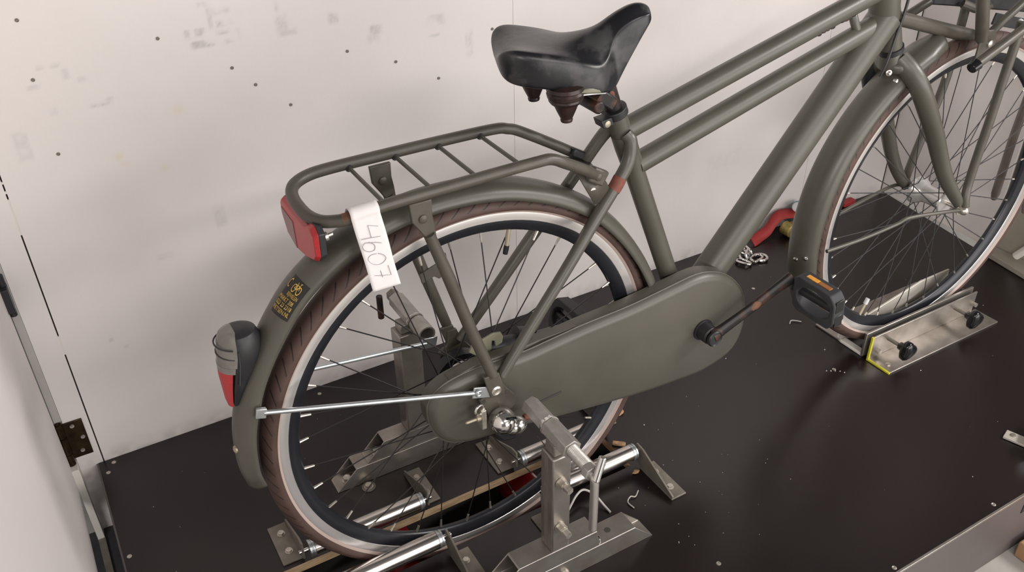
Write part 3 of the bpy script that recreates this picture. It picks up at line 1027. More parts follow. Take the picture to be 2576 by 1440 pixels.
# stays
seatstay_n = smooth_path([(0.272, -0.012, 0.680), (0.2775, -0.019, 0.668), (0.272, -0.024, 0.640), (0.249, -0.029, 0.6115), (0.200, -0.040, 0.563), (0.150, -0.050, 0.508), (0.080, -0.058, 0.428), (0.0215, -0.065, 0.3600)], 6)
newobj('seat_stay', B().tube(seatstay_n, [.0105, .0105, .0105, .0100, .0098, .0094, .009, .0085], 20), M['frame'], bike)
seatstay_f = smooth_path([(0.270, 0.006, 0.688), (0.262, 0.020, 0.676), (0.247, 0.030, 0.650), (0.215, 0.040, 0.600), (0.148, 0.050, 0.514), (0.080, 0.056, 0.430), (0.0160, 0.063, 0.3500)], 6)
newobj('seat_stay', B().tube(seatstay_f, [.0105, .0105, .0100, .0098, .0098, .0094, .0085], 20), M['frame'], bike)
for s in (-1, 1):
    newobj('chain_stay', B().tube(smooth_path([(0.415, s * .030, 0.290), (0.30, s * .038, 0.301), (0.173, s * .044, 0.314), (0.03, s * (.062 if s > 0 else .047), 0.305)], 5), [.011, .011, .010, .009], 18), M['frame'], bike)
newobj('stay_chip', B().tube([(0.2545, -0.0283, 0.6185), (0.2475, -0.0298, 0.6095), (0.2405, -0.031, 0.6020)], [.01055, .01075, .01055], 18), M['chip'], bike)['label'] = 'red primer showing through chipped paint'
# dropouts
drop = [(-.004, .372), (.012, .372), (.020, .350), (.030, .335), (.040, .322), (.042, .305), (.034, .296), (.024, .296), (.018, .285), (.000, .285), (-.008, .300), (-.012, .314), (-.020, .322), (-.022, .334), (-.014, .341), (-.006, .342)]
newobj('dropout', B().prism_y(drop, -0.0735, -0.0675), M['rack'], bike, bevel=.0012)
newobj('dropout', B().prism_y(drop, 0.0655, 0.0705), M['rack'], bike, bevel=.001)
newobj('dropout_bolt', B().lathe((0.0030, -0.0805, 0.3500), (0, -1, 0), [(0, .0085), (.002, .0085), (.0035, .0055), (.0025, .003), (.0025, .0005)], 20), M['bolt'], bike)
newobj('dropout_eye', B().lathe((0.0265, -0.0735, 0.332), (0, -1, 0), [(0, .0042), (.0004, .0042)], 14), M['backing'], bike)
newobj('dropout_eye', B().lathe((-0.0145, -0.0735, 0.331), (0, -1, 0), [(0, .003), (.0004, .003)], 14), M['backing'], bike)
# axle end: chrome acorn and shift box
b = B()
b.ell((0.0085, -0.088, 0.2930), .0215, .0225, .0215, 28, 16)
sc_ = newobj('axle_cap', b, M['chrome'], bike)
b = B()
b.ell((0.0265, -0.095, 0.2800), .0200, .0145, .0150, 24, 14)
newobj('axle_cap', b, M['chrome'], bike)
newobj('axle_window', B().obox((0.0140, -0.1035, 0.3040), (1, -.25, -.12), (.1, 1, .6), (0, -.6, 1), .017, .004, .0135), M['gloss_black'], sc_, bevel=.001)
b = B()
b.prism_y([(-.005, .275), (.030, .265), (.050, .268), (.052, .258), (.030, .247), (.005, .252)], -0.092, -0.074)
newobj('shift_box_base', b, M['black'], bike, bevel=.004)
b = B().box(-0.0285, -0.0205, -0.092, -0.078, 0.293, 0.330)
newobj('adjuster_bracket', b, M['bolt'], bike, bevel=.001)
b = B().torus((-0.0275, -0.084, 0.328), (.2, -1, 0), .0085, .0022, 20, 8, 0, 2 * PI)
newobj('adjuster_ring', b, M['chrome'], bike)
b = B().lathe((-0.026, -0.086, 0.314), (-1, 0, .02), [(0, .0045), (.009, .0048), (.009, .0028), (.026, .0026), (.028, .001)], 16)
newobj('adjuster_bolt', b, M['brass'], bike)
b = B().lathe((0.047, -0.088, 0.281), (1, 0, .02), [(0, .005), (.012, .0065), (.015, .005), (.022, .002)], 14)
newobj('cable_stop', b, M['chip'], bike)
newobj('hub_bracket', B().prism_y([(-.012, .392), (-0.005, 0.405), (0.007, 0.406), (0.031, 0.412), (0.044, 0.409), (0.048, 0.4), (0.045, 0.384), (0.039, 0.379), (0.034, 0.383), (0.033, 0.397), (0.028, 0.399), (0.027, 0.383), (0.017, 0.376), (0.004, 0.376)], -0.026, -0.022), M['khaki'], bike, bevel=.001)
b = B().tube(smooth_path([(0.02, -0.012, 0.378), (0.055, -0.020, 0.376), (0.085, -0.024, 0.372), (0.10, -.03, .362)], 5), [.012, .016, .016, .010], 14)
b.tube([(0.075, -0.018, 0.382), (0.094, -0.022, 0.378)], .0185, 16)
newobj('brake_arm', b, M['black'], bike)

# chain case -----------------------------------------------------------
CASE = [(0.540, 0.272), (0.534, 0.310), (0.515, 0.348), (0.482, 0.381), (0.447, 0.399), (0.410, 0.406), (0.359, 0.401), (0.278, 0.3915),
        (0.229, 0.389), (0.173, 0.3865), (0.119, 0.3815), (0.067, 0.377), (0.016, 0.379), (-0.009, 0.379), (-0.033, 0.378), (-0.057, 0.374),
        (-0.074, 0.368), (-0.088, 0.358), (-0.096, 0.345), (-0.099, 0.330), (-0.096, 0.302), (-0.084, 0.274), (-0.068, 0.256), (-0.045, 0.245),
        (-0.014, 0.238), (0.055, 0.231), (0.150, 0.2145), (0.293, 0.193), (0.389, 0.185), (0.452, 0.1845), (0.508, 0.201), (0.533, 0.232)]
cs = [(p.x, p.z) for p in smooth_path([(x, 0, z) for x, z in CASE], 3, closed=True)]


def inset(poly, d):
    n = len(poly)
    out = []
    for i in range(n):
        p, q, r_ = V(poly[i - 1]), V(poly[i]), V(poly[(i + 1) % n])
        t = (r_ - p).normalized()
        nn = V((-t.y, t.x))
        out.append((q.x + nn.x * d, q.y + nn.y * d))
    return out


area2 = sum(cs[i][0] * cs[(i + 1) % len(cs)][1] - cs[(i + 1) % len(cs)][0] * cs[i][1] for i in range(len(cs)))
sg = 1 if area2 > 0 else -1
b = B()
layers = [(cs, -0.026), (cs, -0.0485), (inset(cs, sg * .0012), -0.0515), (inset(cs, sg * .0045), -0.0560), (inset(cs, sg * .0085), -0.0592), (inset(cs, sg * .014), -0.0605)]
n = len(cs)
for poly, y in layers:
    b.v += [(x, y, z) for x, z in poly]
for L_ in range(len(layers) - 1):
    for i in range(n):
        j = (i + 1) % n
        b.f.append((L_ * n + i, L_ * n + j, (L_ + 1) * n + j, (L_ + 1) * n + i))
        b.mi.append(0)
b.f.append(tuple((len(layers) - 1) * n + i for i in range(n)))
b.mi.append(0)
case = newobj('chain_case', b, M['frame'], bike, angle=50)
rimb = B()
low = [p for p in cs]
rimb.tube([(x, -0.0495, z) for x, z in cs], .0016, 6, closed=True)
newobj('case_seam', rimb, M['frame'], case)
b = B().tube([(0.090, -0.0606, 0.273), (0.134, -0.0606, 0.2765)], .0024, 8)
newobj('case_slot', b, M['backing'], case)
b = B()
b.prism_y([(-0.060, 0.374), (0.0, 0.366), (0.030, 0.372), (0.10, 0.3845), (0.17, .388), (0.10, 0.3885), (0.05, 0.385), (-0.01, 0.386)], -0.050, -0.030)
newobj('case_collar', b, M['rack'], case, bevel=.002)

# cranks and pedals ------------------------------------------------------
newobj('crank_hub', B().lathe((0.431, -0.0595, 0.290), (0, -1, 0), [(0, .0205), (.004, .0205), (.0045, .0175), (.024, .0165), (.026, .014)], 28), M['black'], bike)
pth = smooth_path([(0.431, -0.0865, 0.290), (0.452, -0.0875, 0.299), (0.500, -0.092, 0.322), (0.555, -0.0975, 0.352), (0.588, -0.101, 0.368)], 5)
ca_ = newobj('crank_arm', B().tube(pth, [.0155, .0120, .0105, .0110, .0135], 18, flat=(1, .62), up=(-.45, 0, .9)), M['post'], bike)
newobj('crank_bolt', B().lathe((0.431, -0.090, 0.290), (0, -1, 0), [(0, .0155), (.004, .0155), (.0065, .0135), (.0045, .0118), (.0045, .001)], 24), M['black'], ca_)
newobj('rust_patch', B().tube([(0.497, -0.0925, 0.3215), (0.517, -0.0945, 0.332), (0.535, -0.096, 0.3415)], [.0080, .0108, .0078], 14, flat=(.90, .62), up=(-.45, 0, .9)), M['rust'], ca_)
pth2 = smooth_path([(0.435, 0.075, 0.284), (0.36, 0.080, 0.246), (0.284, 0.088, 0.208)], 4)
newobj('crank_arm', B().tube(pth2, [.0145, .0115, .0125], 16, flat=(1, .65), up=(-.45, 0, .9)), M['post'], bike)


def pedal(c, ux, uz, y_in, y_out, label):
    """rubber block pedal: ux = thin direction, uz = tall direction"""
    c = V(c)
    ux, uz = V(ux).normalized(), V(uz).normalized()
    H, TH = .0365, .0135
    yin, yout = y_in, y_out
    L_ = abs(yout - yin)
    s = -1 if yout < yin else 1
    outer = [(0, -H + .008), (.008, -H), (L_ - .012, -H), (L_, -H + .014), (L_, H - .014), (L_ - .012, H), (.008, H), (0, H - .008)]
    NI = 28
    hole = []
    for k in range(NI):
        a_ = 2 * PI * k / NI
        hole.append((L_ * .50 + L_ * .40 * math.copysign(abs(math.cos(a_)) ** .8, math.cos(a_)), (H - .0115) * math.copysign(abs(math.sin(a_)) ** .9, math.sin(a_))))
    op = []
    # resample outer by angle from centre
    ctr = V((L_ * .5, 0))
    for k in range(NI):
        a_ = 2 * PI * k / NI
        d = V((math.cos(a_) * L_ * .8, math.sin(a_) * H)).normalized()
        best = 1
        for i in range(8):
            p, q = V(outer[i]), V(outer[(i + 1) % 8])
            e = q - p
            den = d.x * e.y - d.y * e.x
            if abs(den) < 1e-9:
                continue
            w0 = p - ctr
            t = (w0.x * e.y - w0.y * e.x) / den
            u = (w0.x * d.y - w0.y * d.x) / den
            if t > 0 and -1e-6 <= u <= 1 + 1e-6:
                best = t
        op.append((ctr.x + d.x * best, ctr.y + d.y * best))
    bb = B()

    def W(p, o):
        return c + V((0, s, 0)) * p[0] + uz * p[1] + ux * o
    vs = [W(p, -TH) for p in op] + [W(p, -TH) for p in hole] + [W(p, TH) for p in op] + [W(p, TH) for p in hole]
    fs = []
    for k in range(NI):
        j = (k + 1) % NI
        fs += [(k, j, NI + j, NI + k), (2 * NI + k, 3 * NI + k, 3 * NI + j, 2 * NI + j), (k, 2 * NI + k, 2 * NI + j, j), (NI + k, NI + j, 3 * NI + j, 3 * NI + k)]
    bb.add(vs, fs)
    pd = newobj('pedal', bb, M['rubber'], bike, bevel=.002)
    if label:
        pd['label'] = label
    sp_ = B()
    a0, a1 = c - V((0, s, 0)) * .008, c + V((0, s, 0)) * (L_ - .004)
    sp_.tube([a0, a0 + V((0, s, 0)) * .02, a1], [.009, .0085, .007], 14)
    newobj('pedal_spindle', sp_, M['black'], pd)
    return pd, W, L_, H, TH


pd, W, L_, H, TH = pedal((0.600, -0.110, 0.3475), (1, 0, .12), (-.12, 0, 1), -0.110, -0.203, 'black rubber pedal with amber reflector')
for nm, a0, a1, mt in (('pedal_reflector', .20, .47, 'amber'), ('pedal_reflector', .475, .76, 'orange')):
    bb = B()
    vs = [W((L_ * t, H + dz), o) for t in (a0, a1) for dz in (-.002, .0012) for o in (-.0035, .0050)]
    bb.add(vs, [(0, 1, 3, 2), (4, 6, 7, 5), (0, 4, 5, 1), (2, 3, 7, 6), (0, 2, 6, 4), (1, 5, 7, 3)])
    newobj(nm, bb, M[mt], pd, bevel=.0006)
for zz in (-.017, .014):
    bb = B()
    vs = [W((L_ + dy, zz + dz), o) for dy in (-.001, .0006) for dz in (-.0115, .0115) for o in (-.009, .009)]
    bb.add(vs, [(0, 1, 3, 2), (4, 6, 7, 5), (0, 4, 5, 1), (2, 3, 7, 6), (0, 2, 6, 4), (1, 5, 7, 3)])
    newobj('pedal_slot', bb, M['gloss_black'], pd, bevel=.0006)
pedal((0.284, 0.098, 0.236), (1, 0, -.25), (.25, 0, 1), 0.100, 0.192, 'black pedal on the far side')
# ------------------------------------------------------------------ fenders


def fender_surface(path, hw, depth, cant=None):
    """path: (x,z) of the free edge line; returns function (s,t) -> point, s in [0,1] along, t in [-1,1] across"""
    P = smooth_path([(x, 0, z) for x, z in path], 8)
    n = len(P)

    def F(s, t, off=0.0):
        f = s * (n - 1)
        i = min(int(f), n - 2)
        u = f - i
        p = P[i].lerp(P[i + 1], u)
        d = (P[min(i + 2, n - 1)] - P[max(i - 1, 0)]).normalized()
        nn = V((-d.z, 0, d.x))      # outward for a path running clockwise (rear to front over the top)
        a_ = t * PI / 2
        hw_, dp = (hw(s) if callable(hw) else hw), (depth(s) if callable(depth) else depth)
        yy = math.sin(a_) * hw_
        hh = math.cos(a_) ** 0.8 * dp if math.cos(a_) > 0 else 0
        nrm = (V((0, math.sin(a_) / max(hw_, 1e-4) * dp, 0)) + nn * math.cos(a_)).normalized()
        return p + nn * hh + V((0, yy, 0)) + nrm * off
    return F, n


def fender_mesh(F, n, nt_=18, t0=-1.0, t1=1.0, s0=0.0, s1=1.0, off=0.0, ns=None):
    b_ = B()
    ns = ns or n
    vs, fs = [], []
    for i in range(ns):
        for k in range(nt_ + 1):
            vs.append(F(s0 + (s1 - s0) * i / (ns - 1), t0 + (t1 - t0) * k / nt_, off))
    for i in range(ns - 1):
        for k in range(nt_):
            a_ = i * (nt_ + 1) + k
            fs.append((a_, a_ + 1, a_ + nt_ + 2, a_ + nt_ + 1))
    b_.add(vs, fs)
    return b_


RF = [(-0.344, 0.286), (-0.349, 0.325), (-0.3415, 0.392), (-0.312, 0.472), (-0.258, 0.553), (-0.212, 0.594), (-0.165, 0.620), (-0.110, 0.637), (-0.051, 0.6445),
      (0.012, 0.642), (0.073, 0.630), (0.140, 0.603), (0.200, 0.566), (0.243, 0.526), (0.279, 0.481), (0.311, 0.430), (0.336, 0.376), (0.348, 0.335)]
Fr, nr = fender_surface(RF, lambda s: 0.0295 if s > 0.03 else 0.0295 * (0.93 + s / .03 * .07), 0.0235)
rf = newobj('rear_fender', fender_mesh(Fr, nr), M['frame'], bike, solid=.0014, angle=60, fix=False)
FFp = []
for a_ in np.linspace(203, 108, 16):
    t = math.radians(a_)
    r_ = 0.358 + 0.010 * math.sin(PI * (203 - a_) / 95)
    FFp.append((FC.x + r_ * math.cos(t), FC.z + r_ * math.sin(t)))
FFp[0] = (FFp[0][0], FFp[0][1])
Ff, nf_ = fender_surface(FFp, lambda s: 0.032 if s < .93 else 0.032 - (s - .93) / .07 * .010, 0.0255)
ff = newobj('front_fender', fender_mesh(Ff, nf_), M['frame'], bike, solid=.0014, angle=60, fix=False)
# mudguard stays
for (p, q, m_, nm) in [((-0.3285, -0.0365, 0.4235), (-0.024, -0.0745, 0.3530), 'zinc', 1), ((-0.3285, 0.0365, 0.4235), (-0.040, 0.0735, 0.3565), 'zinc', 1)]:
    s_ = newobj('fender_stay', B().tube([p, q], .0037, 12), M[m_], bike)
    d = (V(q) - V(p)).normalized()
    e = 1 if p[1] > 0 else -1
    newobj('stay_lug', B().obox(V(q) + d * .006, d, (0, 1, 0), V((-d.z, 0, d.x)), .030, .0022, .020), M['zinc'], s_, bevel=.0012)
    newobj('stay_lug', B().obox(V(p) - d * .004, d, (0, 1, 0), V((-d.z, 0, d.x)), .014, .006, .016), M['zinc'], s_, bevel=.0012)
    newobj('stay_hook', B().torus(V(q) - d * .001 + V((0, e * .003, .001)), (0, 1, 0), .0042, .0022, 14, 8), M['zinc'], s_)
newobj('fender_stay', B().tube(smooth_path([(0.752, -0.0355, 0.3370), (0.840, -.041, .3395), (0.925, -0.050, 0.352), (0.955, -0.054, 0.3600), (1.041, -0.066, 0.3530), (1.092, -0.070, 0.3455)], 5), .0038, 12), M['frame'], bike)
newobj('fender_stay', B().tube(smooth_path([(0.752, 0.0355, 0.3370), (0.925, 0.050, 0.352), (1.041, 0.066, 0.3530), (1.092, 0.070, 0.3455)], 5), .0038, 12), M['frame'], bike)
for s_, t_ in ((0.20, -.05), (0.215, -.46)):
    p, q = Ff(s_, t_, 0.0), Ff(s_, t_, 0.004)
    newobj('fender_screw', B().lathe(p, (q - p), [(0, .005), (.0028, .0045), (.0042, .002)], 14), M['chrome'], ff)
p, q = Fr(0.085, -.16, 0.0), Fr(0.085, -.16, 0.004)
newobj('fender_screw', B().lathe(p, (q - p), [(0, .0058), (.0026, .0055), (.0036, .004), (.002, .0022), (.002, .0003)], 16), M['brass'], rf)

# dealer sticker on the rear fender ------------------------------------
SS0, SS1, ST0, ST1 = 0.226, 0.270, -0.80, -0.06
sticker = newobj('sticker', fender_mesh(Fr, nr, 14, ST0, ST1, SS0, SS1, 0.0010, 12), M['sticker'], rf, angle=60, fix=False)
sticker['label'] = 'black dealer sticker with yellow lettering and a bicycle emblem'


def stk(u, v, off=0.0016):
    # u: 0..1 across, from the crown towards the near edge; v: 0..1 from the top of the sticker down
    return Fr(SS1 + (SS0 - SS1) * v, ST1 + (ST0 - ST1) * u, off)


def text_mesh(txt, size):
    c = bpy.data.curves.new('t', 'FONT')
    c.body = txt
    c.size = size
    c.align_x = 'LEFT'
    c.resolution_u = 3
    o = bpy.data.objects.new('t', c)
    COL.objects.link(o)
    bpy.context.view_layer.update()
    dg = bpy.context.evaluated_depsgraph_get()
    me = bpy.data.meshes.new_from_object(o.evaluated_get(dg))
    vs = [tuple(v.co) for v in me.vertices]
    fs = [tuple(p.vertices) for p in me.polygons]
    bpy.data.objects.remove(o)
    return vs, fs


b = B()
for txt, v0, h, u0, wd in (('RIJWIELEN', .52, .10, .30, .56), ('MARKT 208', .67, .10, .02, .80), ('023 23 2318', .80, .10, .04, .84), ('FIETSEN.NL', .93, .10, .02, .90)):
    vs, fs = text_mesh(txt, 1.0)
    x1 = max(p[0] for p in vs)
    b.add([stk(u0 + p[0] / x1 * wd, v0 - p[1] / .73 * h) for p in vs], fs)
vs, fs = text_mesh('C', 1.0)
x1 = max(p[0] for p in vs)
b.add([stk(.01 + p[0] / x1 * .15, .36 - p[1] / .73 * .27) for p in vs], fs)


def ringuv(uc, vc, ru, rv, th=.16, n=20):
    vs, fs = [], []
    for k in range(n):
        a_ = 2 * PI * k / n
        for q in (1 - th, 1 + th):
            vs.append(stk(uc + ru * q * math.cos(a_), vc + rv * q * math.sin(a_)))
    for k in range(n):
        j = (k + 1) % n
        fs.append((2 * k, 2 * k + 1, 2 * j + 1, 2 * j))
    b.add(vs, fs)


def lineuv(u0, v0, u1, v1, wd=.012):
    d = V((u1 - u0, v1 - v0)).normalized()
    nn = V((-d.y, d.x)) * wd
    b.add([stk(u0 + nn.x, v0 + nn.y), stk(u0 - nn.x, v0 - nn.y), stk(u1 - nn.x, v1 - nn.y), stk(u1 + nn.x, v1 + nn.y)], [(0, 1, 2, 3)])


ringuv(.42, .27, .085, .11)
ringuv(.68, .27, .085, .11)
for l_ in ((.42, .27, .49, .15), (.49, .15, .62, .15), (.62, .15, .68, .27), (.55, .28, .49, .15), (.55, .28, .62, .15), (.42, .27, .55, .28), (.60, .08, .63, .16), (.59, .08, .66, .07), (.46, .09, .50, .15)):
    lineuv(*l_)
newobj('sticker_print', b, M['yellow_print'], sticker, fix=False) if False else newobj('sticker_print', b, M['yellow_print'], rf, fix=False)

# ------------------------------------------------------------------ rear rack
RZ = 0.7
loop = smooth_path([(0.2260, 0.040, 0.634), (0.205, 0.048, 0.648), (0.135, 0.060, 0.688), (0.112, 0.0615, 0.6975), (0.088, 0.062, 0.7020), (0.0, 0.062, 0.7035), (-0.10, 0.062, 0.7035), (-0.165, 0.062, 0.7030),
                    (-0.195, 0.058, 0.7020), (-0.2165, 0.046, 0.6995), (-0.2255, 0.028, 0.6950), (-0.2265, 0.0, 0.6910), (-0.2225, -0.026, 0.6880), (-0.211, -0.046, 0.6870), (-0.185, -0.0585, 0.6885), (-0.160, -0.062, 0.6935), (-0.120, -0.062, 0.6965),
                    (0.0, -0.062, 0.6985), (0.085, -0.0615, 0.6990), (0.112, -0.060, 0.6965), (0.137, -0.058, 0.6830), (0.175, -0.048, 0.6600), (0.203, -0.036, 0.6395)], 6)
rack = newobj('rear_rack', B().tube(loop, .0082, 18), M['rack'], bike, angle=60)
for i, x in enumerate((-0.1365, -0.069, -0.0035, 0.0635)):
    newobj('rack_bar', B().tube([(x, -0.062, 0.6995), (x, 0.062, 0.6995)], .0030, 10), M['rack'], rack)
    newobj('bar_weld', B().torus((x, 0.0555, 0.6995), (0, 1, 0), .0036, .0022, 14, 6), M['black'], rack)
leg = [(-0.091, -0.066, 0.688), (-0.090, -0.0665, 0.664), (-0.081, -0.066, 0.640), (-0.056, -0.0655, 0.563), (-0.030, -0.068, 0.473), (0.000, -0.0765, 0.378)]
for s in (1, -1):
    lg = newobj('rack_leg', B().tube([(x, y * s, z) for x, y, z in leg[2:]], [.0078, .0090, .0090, .0084], 18), M['rack'], rack)
    lug = B().prism_y([(-0.106, 0.690), (-0.074, 0.690), (-0.0745, 0.668), (-0.072, 0.652), (-0.070, 0.625), (-0.082, 0.628), (-0.092, 0.645), (-0.104, 0.664)], -0.068 if s == 1 else 0.062, -0.062 if s == 1 else 0.068)
    newobj('rack_lug', lug, M['rack'], rack, bevel=.0015)
    yy = -0.068 if s == 1 else 0.0618
    newobj('rack_rivet', B().lathe((-0.0885, yy, 0.6655), (0, -1, 0), [(0, .0062), (.0018, .0058), (.0032, .0035), (.0035, .001)], 18), M['rack'], rack)
newobj('leg_bracket', B().prism_y([(-0.048, 0.500), (-0.015, 0.511), (-0.010, 0.525), (-0.002, 0.524), (0.002, 0.490), (-0.016, 0.482), (-0.024, 0.489), (-0.045, 0.482)], 0.056, 0.0595), M['rack'], rack, bevel=.0012)
newobj('leg_foot', B().obox((0.0015, -0.0785, 0.360), (1, 0, .0), (0, 1, 0), (-.25, 0, 1), .026, .005, .044), M['rack'], rack, bevel=.0015)
newobj('leg_foot', B().obox((0.001, 0.0695, 0.362), (1, 0, .0), (0, 1, 0), (-.3, 0, 1), .023, .005, .038), M['rack'], rack, bevel=.0015)
# front mounting yoke
yk = B()
yk.obox((0.206, -0.0365, 0.6375), (.86, 0, -.5), (0, 1, 0), (.5, 0, .86), .030, .012, .024)
newobj('rack_tongue', yk, M['rack'], rack, bevel=.003)
newobj('rack_rivet', B().lathe((0.2045, -0.0425, 0.6385), (0, -1, 0), [(0, .0062), (.0018, .0058), (.0032, .0035), (.0035, .001)], 18), M['rack'], rack)
b = B()
b.add([(0.178, -0.030, 0.640), (0.228, -0.030, 0.618), (0.240, -0.034, 0.590), (0.205, -0.034, 0.590),
       (0.186, 0.030, 0.648), (0.238, 0.030, 0.626), (0.245, 0.034, 0.598), (0.205, 0.034, 0.600)],
      [(0, 1, 2, 3), (0, 4, 5, 1)])
newobj('rack_bridge', b, M['rack'], rack, solid=.0022, fix=False)
newobj('bridge_hole', B().lathe((0.2025, -0.0318, 0.6130), (0, -1, 0), [(0, .0045), (.0012, .0045)], 14), M['whitewood'], rack)
newobj('rack_tongue', B().obox((0.222, 0.038, 0.640), (.86, 0, -.5), (0, 1, 0), (.5, 0, .86), .030, .014, .014), M['black'], rack, bevel=.003)
newobj('paint_chip', B().tube([(-0.190, -0.0568, 0.6880), (-0.178, -0.0600, 0.6905)], [.0083, .0084], 18), M['rust'], rack)

# rear reflector -------------------------------------------------------
# plane facing backwards; local u along +y (far), v up
ro = V((-0.2485, 0.0, 0.0))


def refl(u, v, d=0.0):
    return V((-0.2260 - d, u, v))


b = B()
ol = [(0.066, 0.679), (0.073, 0.671), (0.074, 0.656), (0.056, 0.626), (0.019, 0.618), (-0.021, 0.626), (-0.055, 0.639), (-0.065, 0.650), (-0.067, 0.682), (-0.056, 0.690), (-0.044, 0.689), (-0.030, 0.680)]
n = len(ol)
b.add([refl(u, v, 0) for u, v in ol] + [refl(u * .95, (v - .655) * .86 + .655, .0065) for u, v in ol],
      [tuple(range(n)), tuple(reversed(range(n, 2 * n)))] + [(i, (i + 1) % n, (i + 1) % n + n, i + n) for i in range(n)])
rr_ = newobj('rear_reflector', b, M['red'], bike, bevel=.0012)
b = B()
fc_ = [(0.066, 0.664), (0.066, 0.655), (0.052, 0.632), (0.018, 0.624), (0.020, 0.662)]
b.add([refl(u, v, .0062) for u, v in fc_] + [refl(u, v, .0073) for u, v in fc_],
      [tuple(range(5)), tuple(reversed(range(5, 10)))] + [(i, (i + 1) % 5, (i + 1) % 5 + 5, i + 5) for i in range(5)])
newobj('reflector_face', b, M['red_worn'], rr_)
b = B()
b.add([refl(u * .97, (v - .655) * .92 + .655, -.009) for u, v in ol] + [refl(u, v, 0) for u, v in ol],
      [tuple(range(n)), tuple(reversed(range(n, 2 * n)))] + [(i, (i + 1) % n, (i + 1) % n + n, i + n) for i in range(n)])
newobj('reflector_back', b, M['black'], rr_, bevel=.001)
newobj('reflector_nut', B().lathe((-0.2165, -0.050, 0.668), (1, 0, .15), [(0, .0032), (.002, .0062), (.006, .0062), (.007, .003), (.013, .0028), (.014, .001)], 12), M['bolt'], rr_)

# tail light --------------------------------------------------------
b = B()
secs = [(0.545, -0.334, .014, .012), (0.540, -0.334, .024, .022), (0.530, -0.334, .028, .027), (0.515, -0.3355, .029, .029), (0.500, -0.339, .028, .028), (0.490, -0.3415, .026, .026),
        (0.480, -0.344, .024, .024), (0.460, -0.3495, .018, .019), (0.440, -0.354, .013, .014), (0.428, -0.356, .009, .010)]
SEG = 24


def lightshell(a0, a1, grow, zs, cap=True):
    bb = B()
    vs, fs = [], []
    rows = [s for s in secs if zs[0] - 1e-6 <= s[0] <= zs[1] + 1e-6]
    m_ = SEG
    for (z, xc, hx, hy) in rows:
        for k in range(m_ + 1):
            a_ = a0 + (a1 - a0) * k / m_
            vs.append((xc + (hx + grow) * math.cos(a_), (hy + grow) * math.sin(a_), z))
    R_ = len(rows)
    for i in range(R_ - 1):
        for k in range(m_):
            fs.append((i * (m_ + 1) + k, i * (m_ + 1) + k + 1, (i + 1) * (m_ + 1) + k + 1, (i + 1) * (m_ + 1) + k))
    fs.append(tuple(range(m_ + 1)))
    fs.append(tuple((R_ - 1) * (m_ + 1) + k for k in range(m_ + 1)))
    fs.append(tuple(i * (m_ + 1) for i in range(R_)) + tuple(i * (m_ + 1) + m_ for i in range(R_ - 1, -1, -1)))
    bb.add(vs, fs)
    return bb


tl = newobj('tail_light', lightshell(-PI * .62, PI * .62, 0, (0.42, 0.55)), M['black'], bike, bevel=.0006, angle=40)
newobj('clear_lens', lightshell(PI * .60, PI * 1.40, .0006, (0.498, 0.546)), M['lens'], tl, angle=40)
newobj('inner_reflector', B().obox((-0.352, 0, .519), (1, 0, .3), (0, 1, 0), (-.3, 0, 1), .003, .034, .014), M['white'], tl, bevel=.001)
newobj('lens_rib', lightshell(PI * .62, PI * 1.38, .0010, (0.4895, 0.5005)), M['lens'], tl, angle=40)
newobj('red_lens', lightshell(PI * .66, PI * 1.34, .0010, (0.4275, 0.491)), M['red'], tl, angle=40)
for zz, xx, hy in ((0.5265, -0.3615, .0265), (0.512, -0.3645, .0275)):
    newobj('lens_ridge', B().tube([(-0.336 - .0295 * math.cos(t_), .0288 * math.sin(t_), zz + .003 * math.cos(t_)) for t_ in np.linspace(-1.15, 1.15, 14)], .0011, 6), M['rubber'], tl)
newobj('side_groove', B().tube([(-0.342, -0.0288, 0.525), (-0.3435, -0.0285, 0.505), (-0.349, -0.0235, 0.470)], .0010, 6), M['rubber'], tl)

# ------------------------------------------------------------------ fork
fkn = smooth_path([(0.868, -0.012, 0.685), (0.880, -0.034, 0.664), (0.897, -0.048, 0.635), (0.926, -0.052, 0.592), (0.966, -0.053, 0.535), (1.000, -0.054, 0.480), (1.034, -0.056, 0.428), (1.072, -0.060, 0.382), (1.096, -0.062, 0.354)], 5)
frad = [.0185, .0185, .0182, .0180, .0172, .0160, .0150, .0130, .0105]
newobj('fork_blade', B().tube(fkn, frad, 22, flat=(1, .85)), M['frame'], bike)
fkf = smooth_path([(0.868, 0.012, 0.685), (0.885, 0.036, 0.660), (0.906, 0.048, 0.630), (0.932, 0.051, 0.580), (0.970, 0.053, 0.510), (1.000, 0.055, 0.455), (1.034, 0.057, 0.405), (1.072, 0.060, 0.362), (1.094, 0.061, 0.348)], 5)
newobj('fork_blade', B().tube(fkf, frad, 22, flat=(1, .85)), M['frame'], bike)
b = B()
b.tube([(0.857, 0, 0.696), (0.866, 0, 0.674)], [.0195, .024], 24)
b.ell((0.868, 0, 0.672), .023, .034, .016, 24, 12)
fk = newobj('fork_crown', b, M['frame'], bike)
b = B()
b.ell((0.888, 0.050, 0.640), .024, .018, .056, 18, 12, Matrix.Rotation(-.2, 3, 'Y'))
newobj('fork_shoulder_shade', b, M['black'], bike)  # black bulk painting the shade on the far fork blade's shoulder
newobj('crown_bolt', B().lathe((0.832, -0.024, 0.670), (-.5, -.9, .1), [(0, .005), (.002, .0055), (.003, .0035), (.006, .003), (.007, .002)], 14).lathe((0.846, -.030, .655), (-.4, -.9, .1), [(0, .004), (.005, .004), (.007, .002)], 12), M['bolt'], bike)
newobj('front_axle', B().cyl((1.098, -0.083, 0.3445), (1.098, 0.080, 0.3445), .0045, 14), M['bolt'], bike)
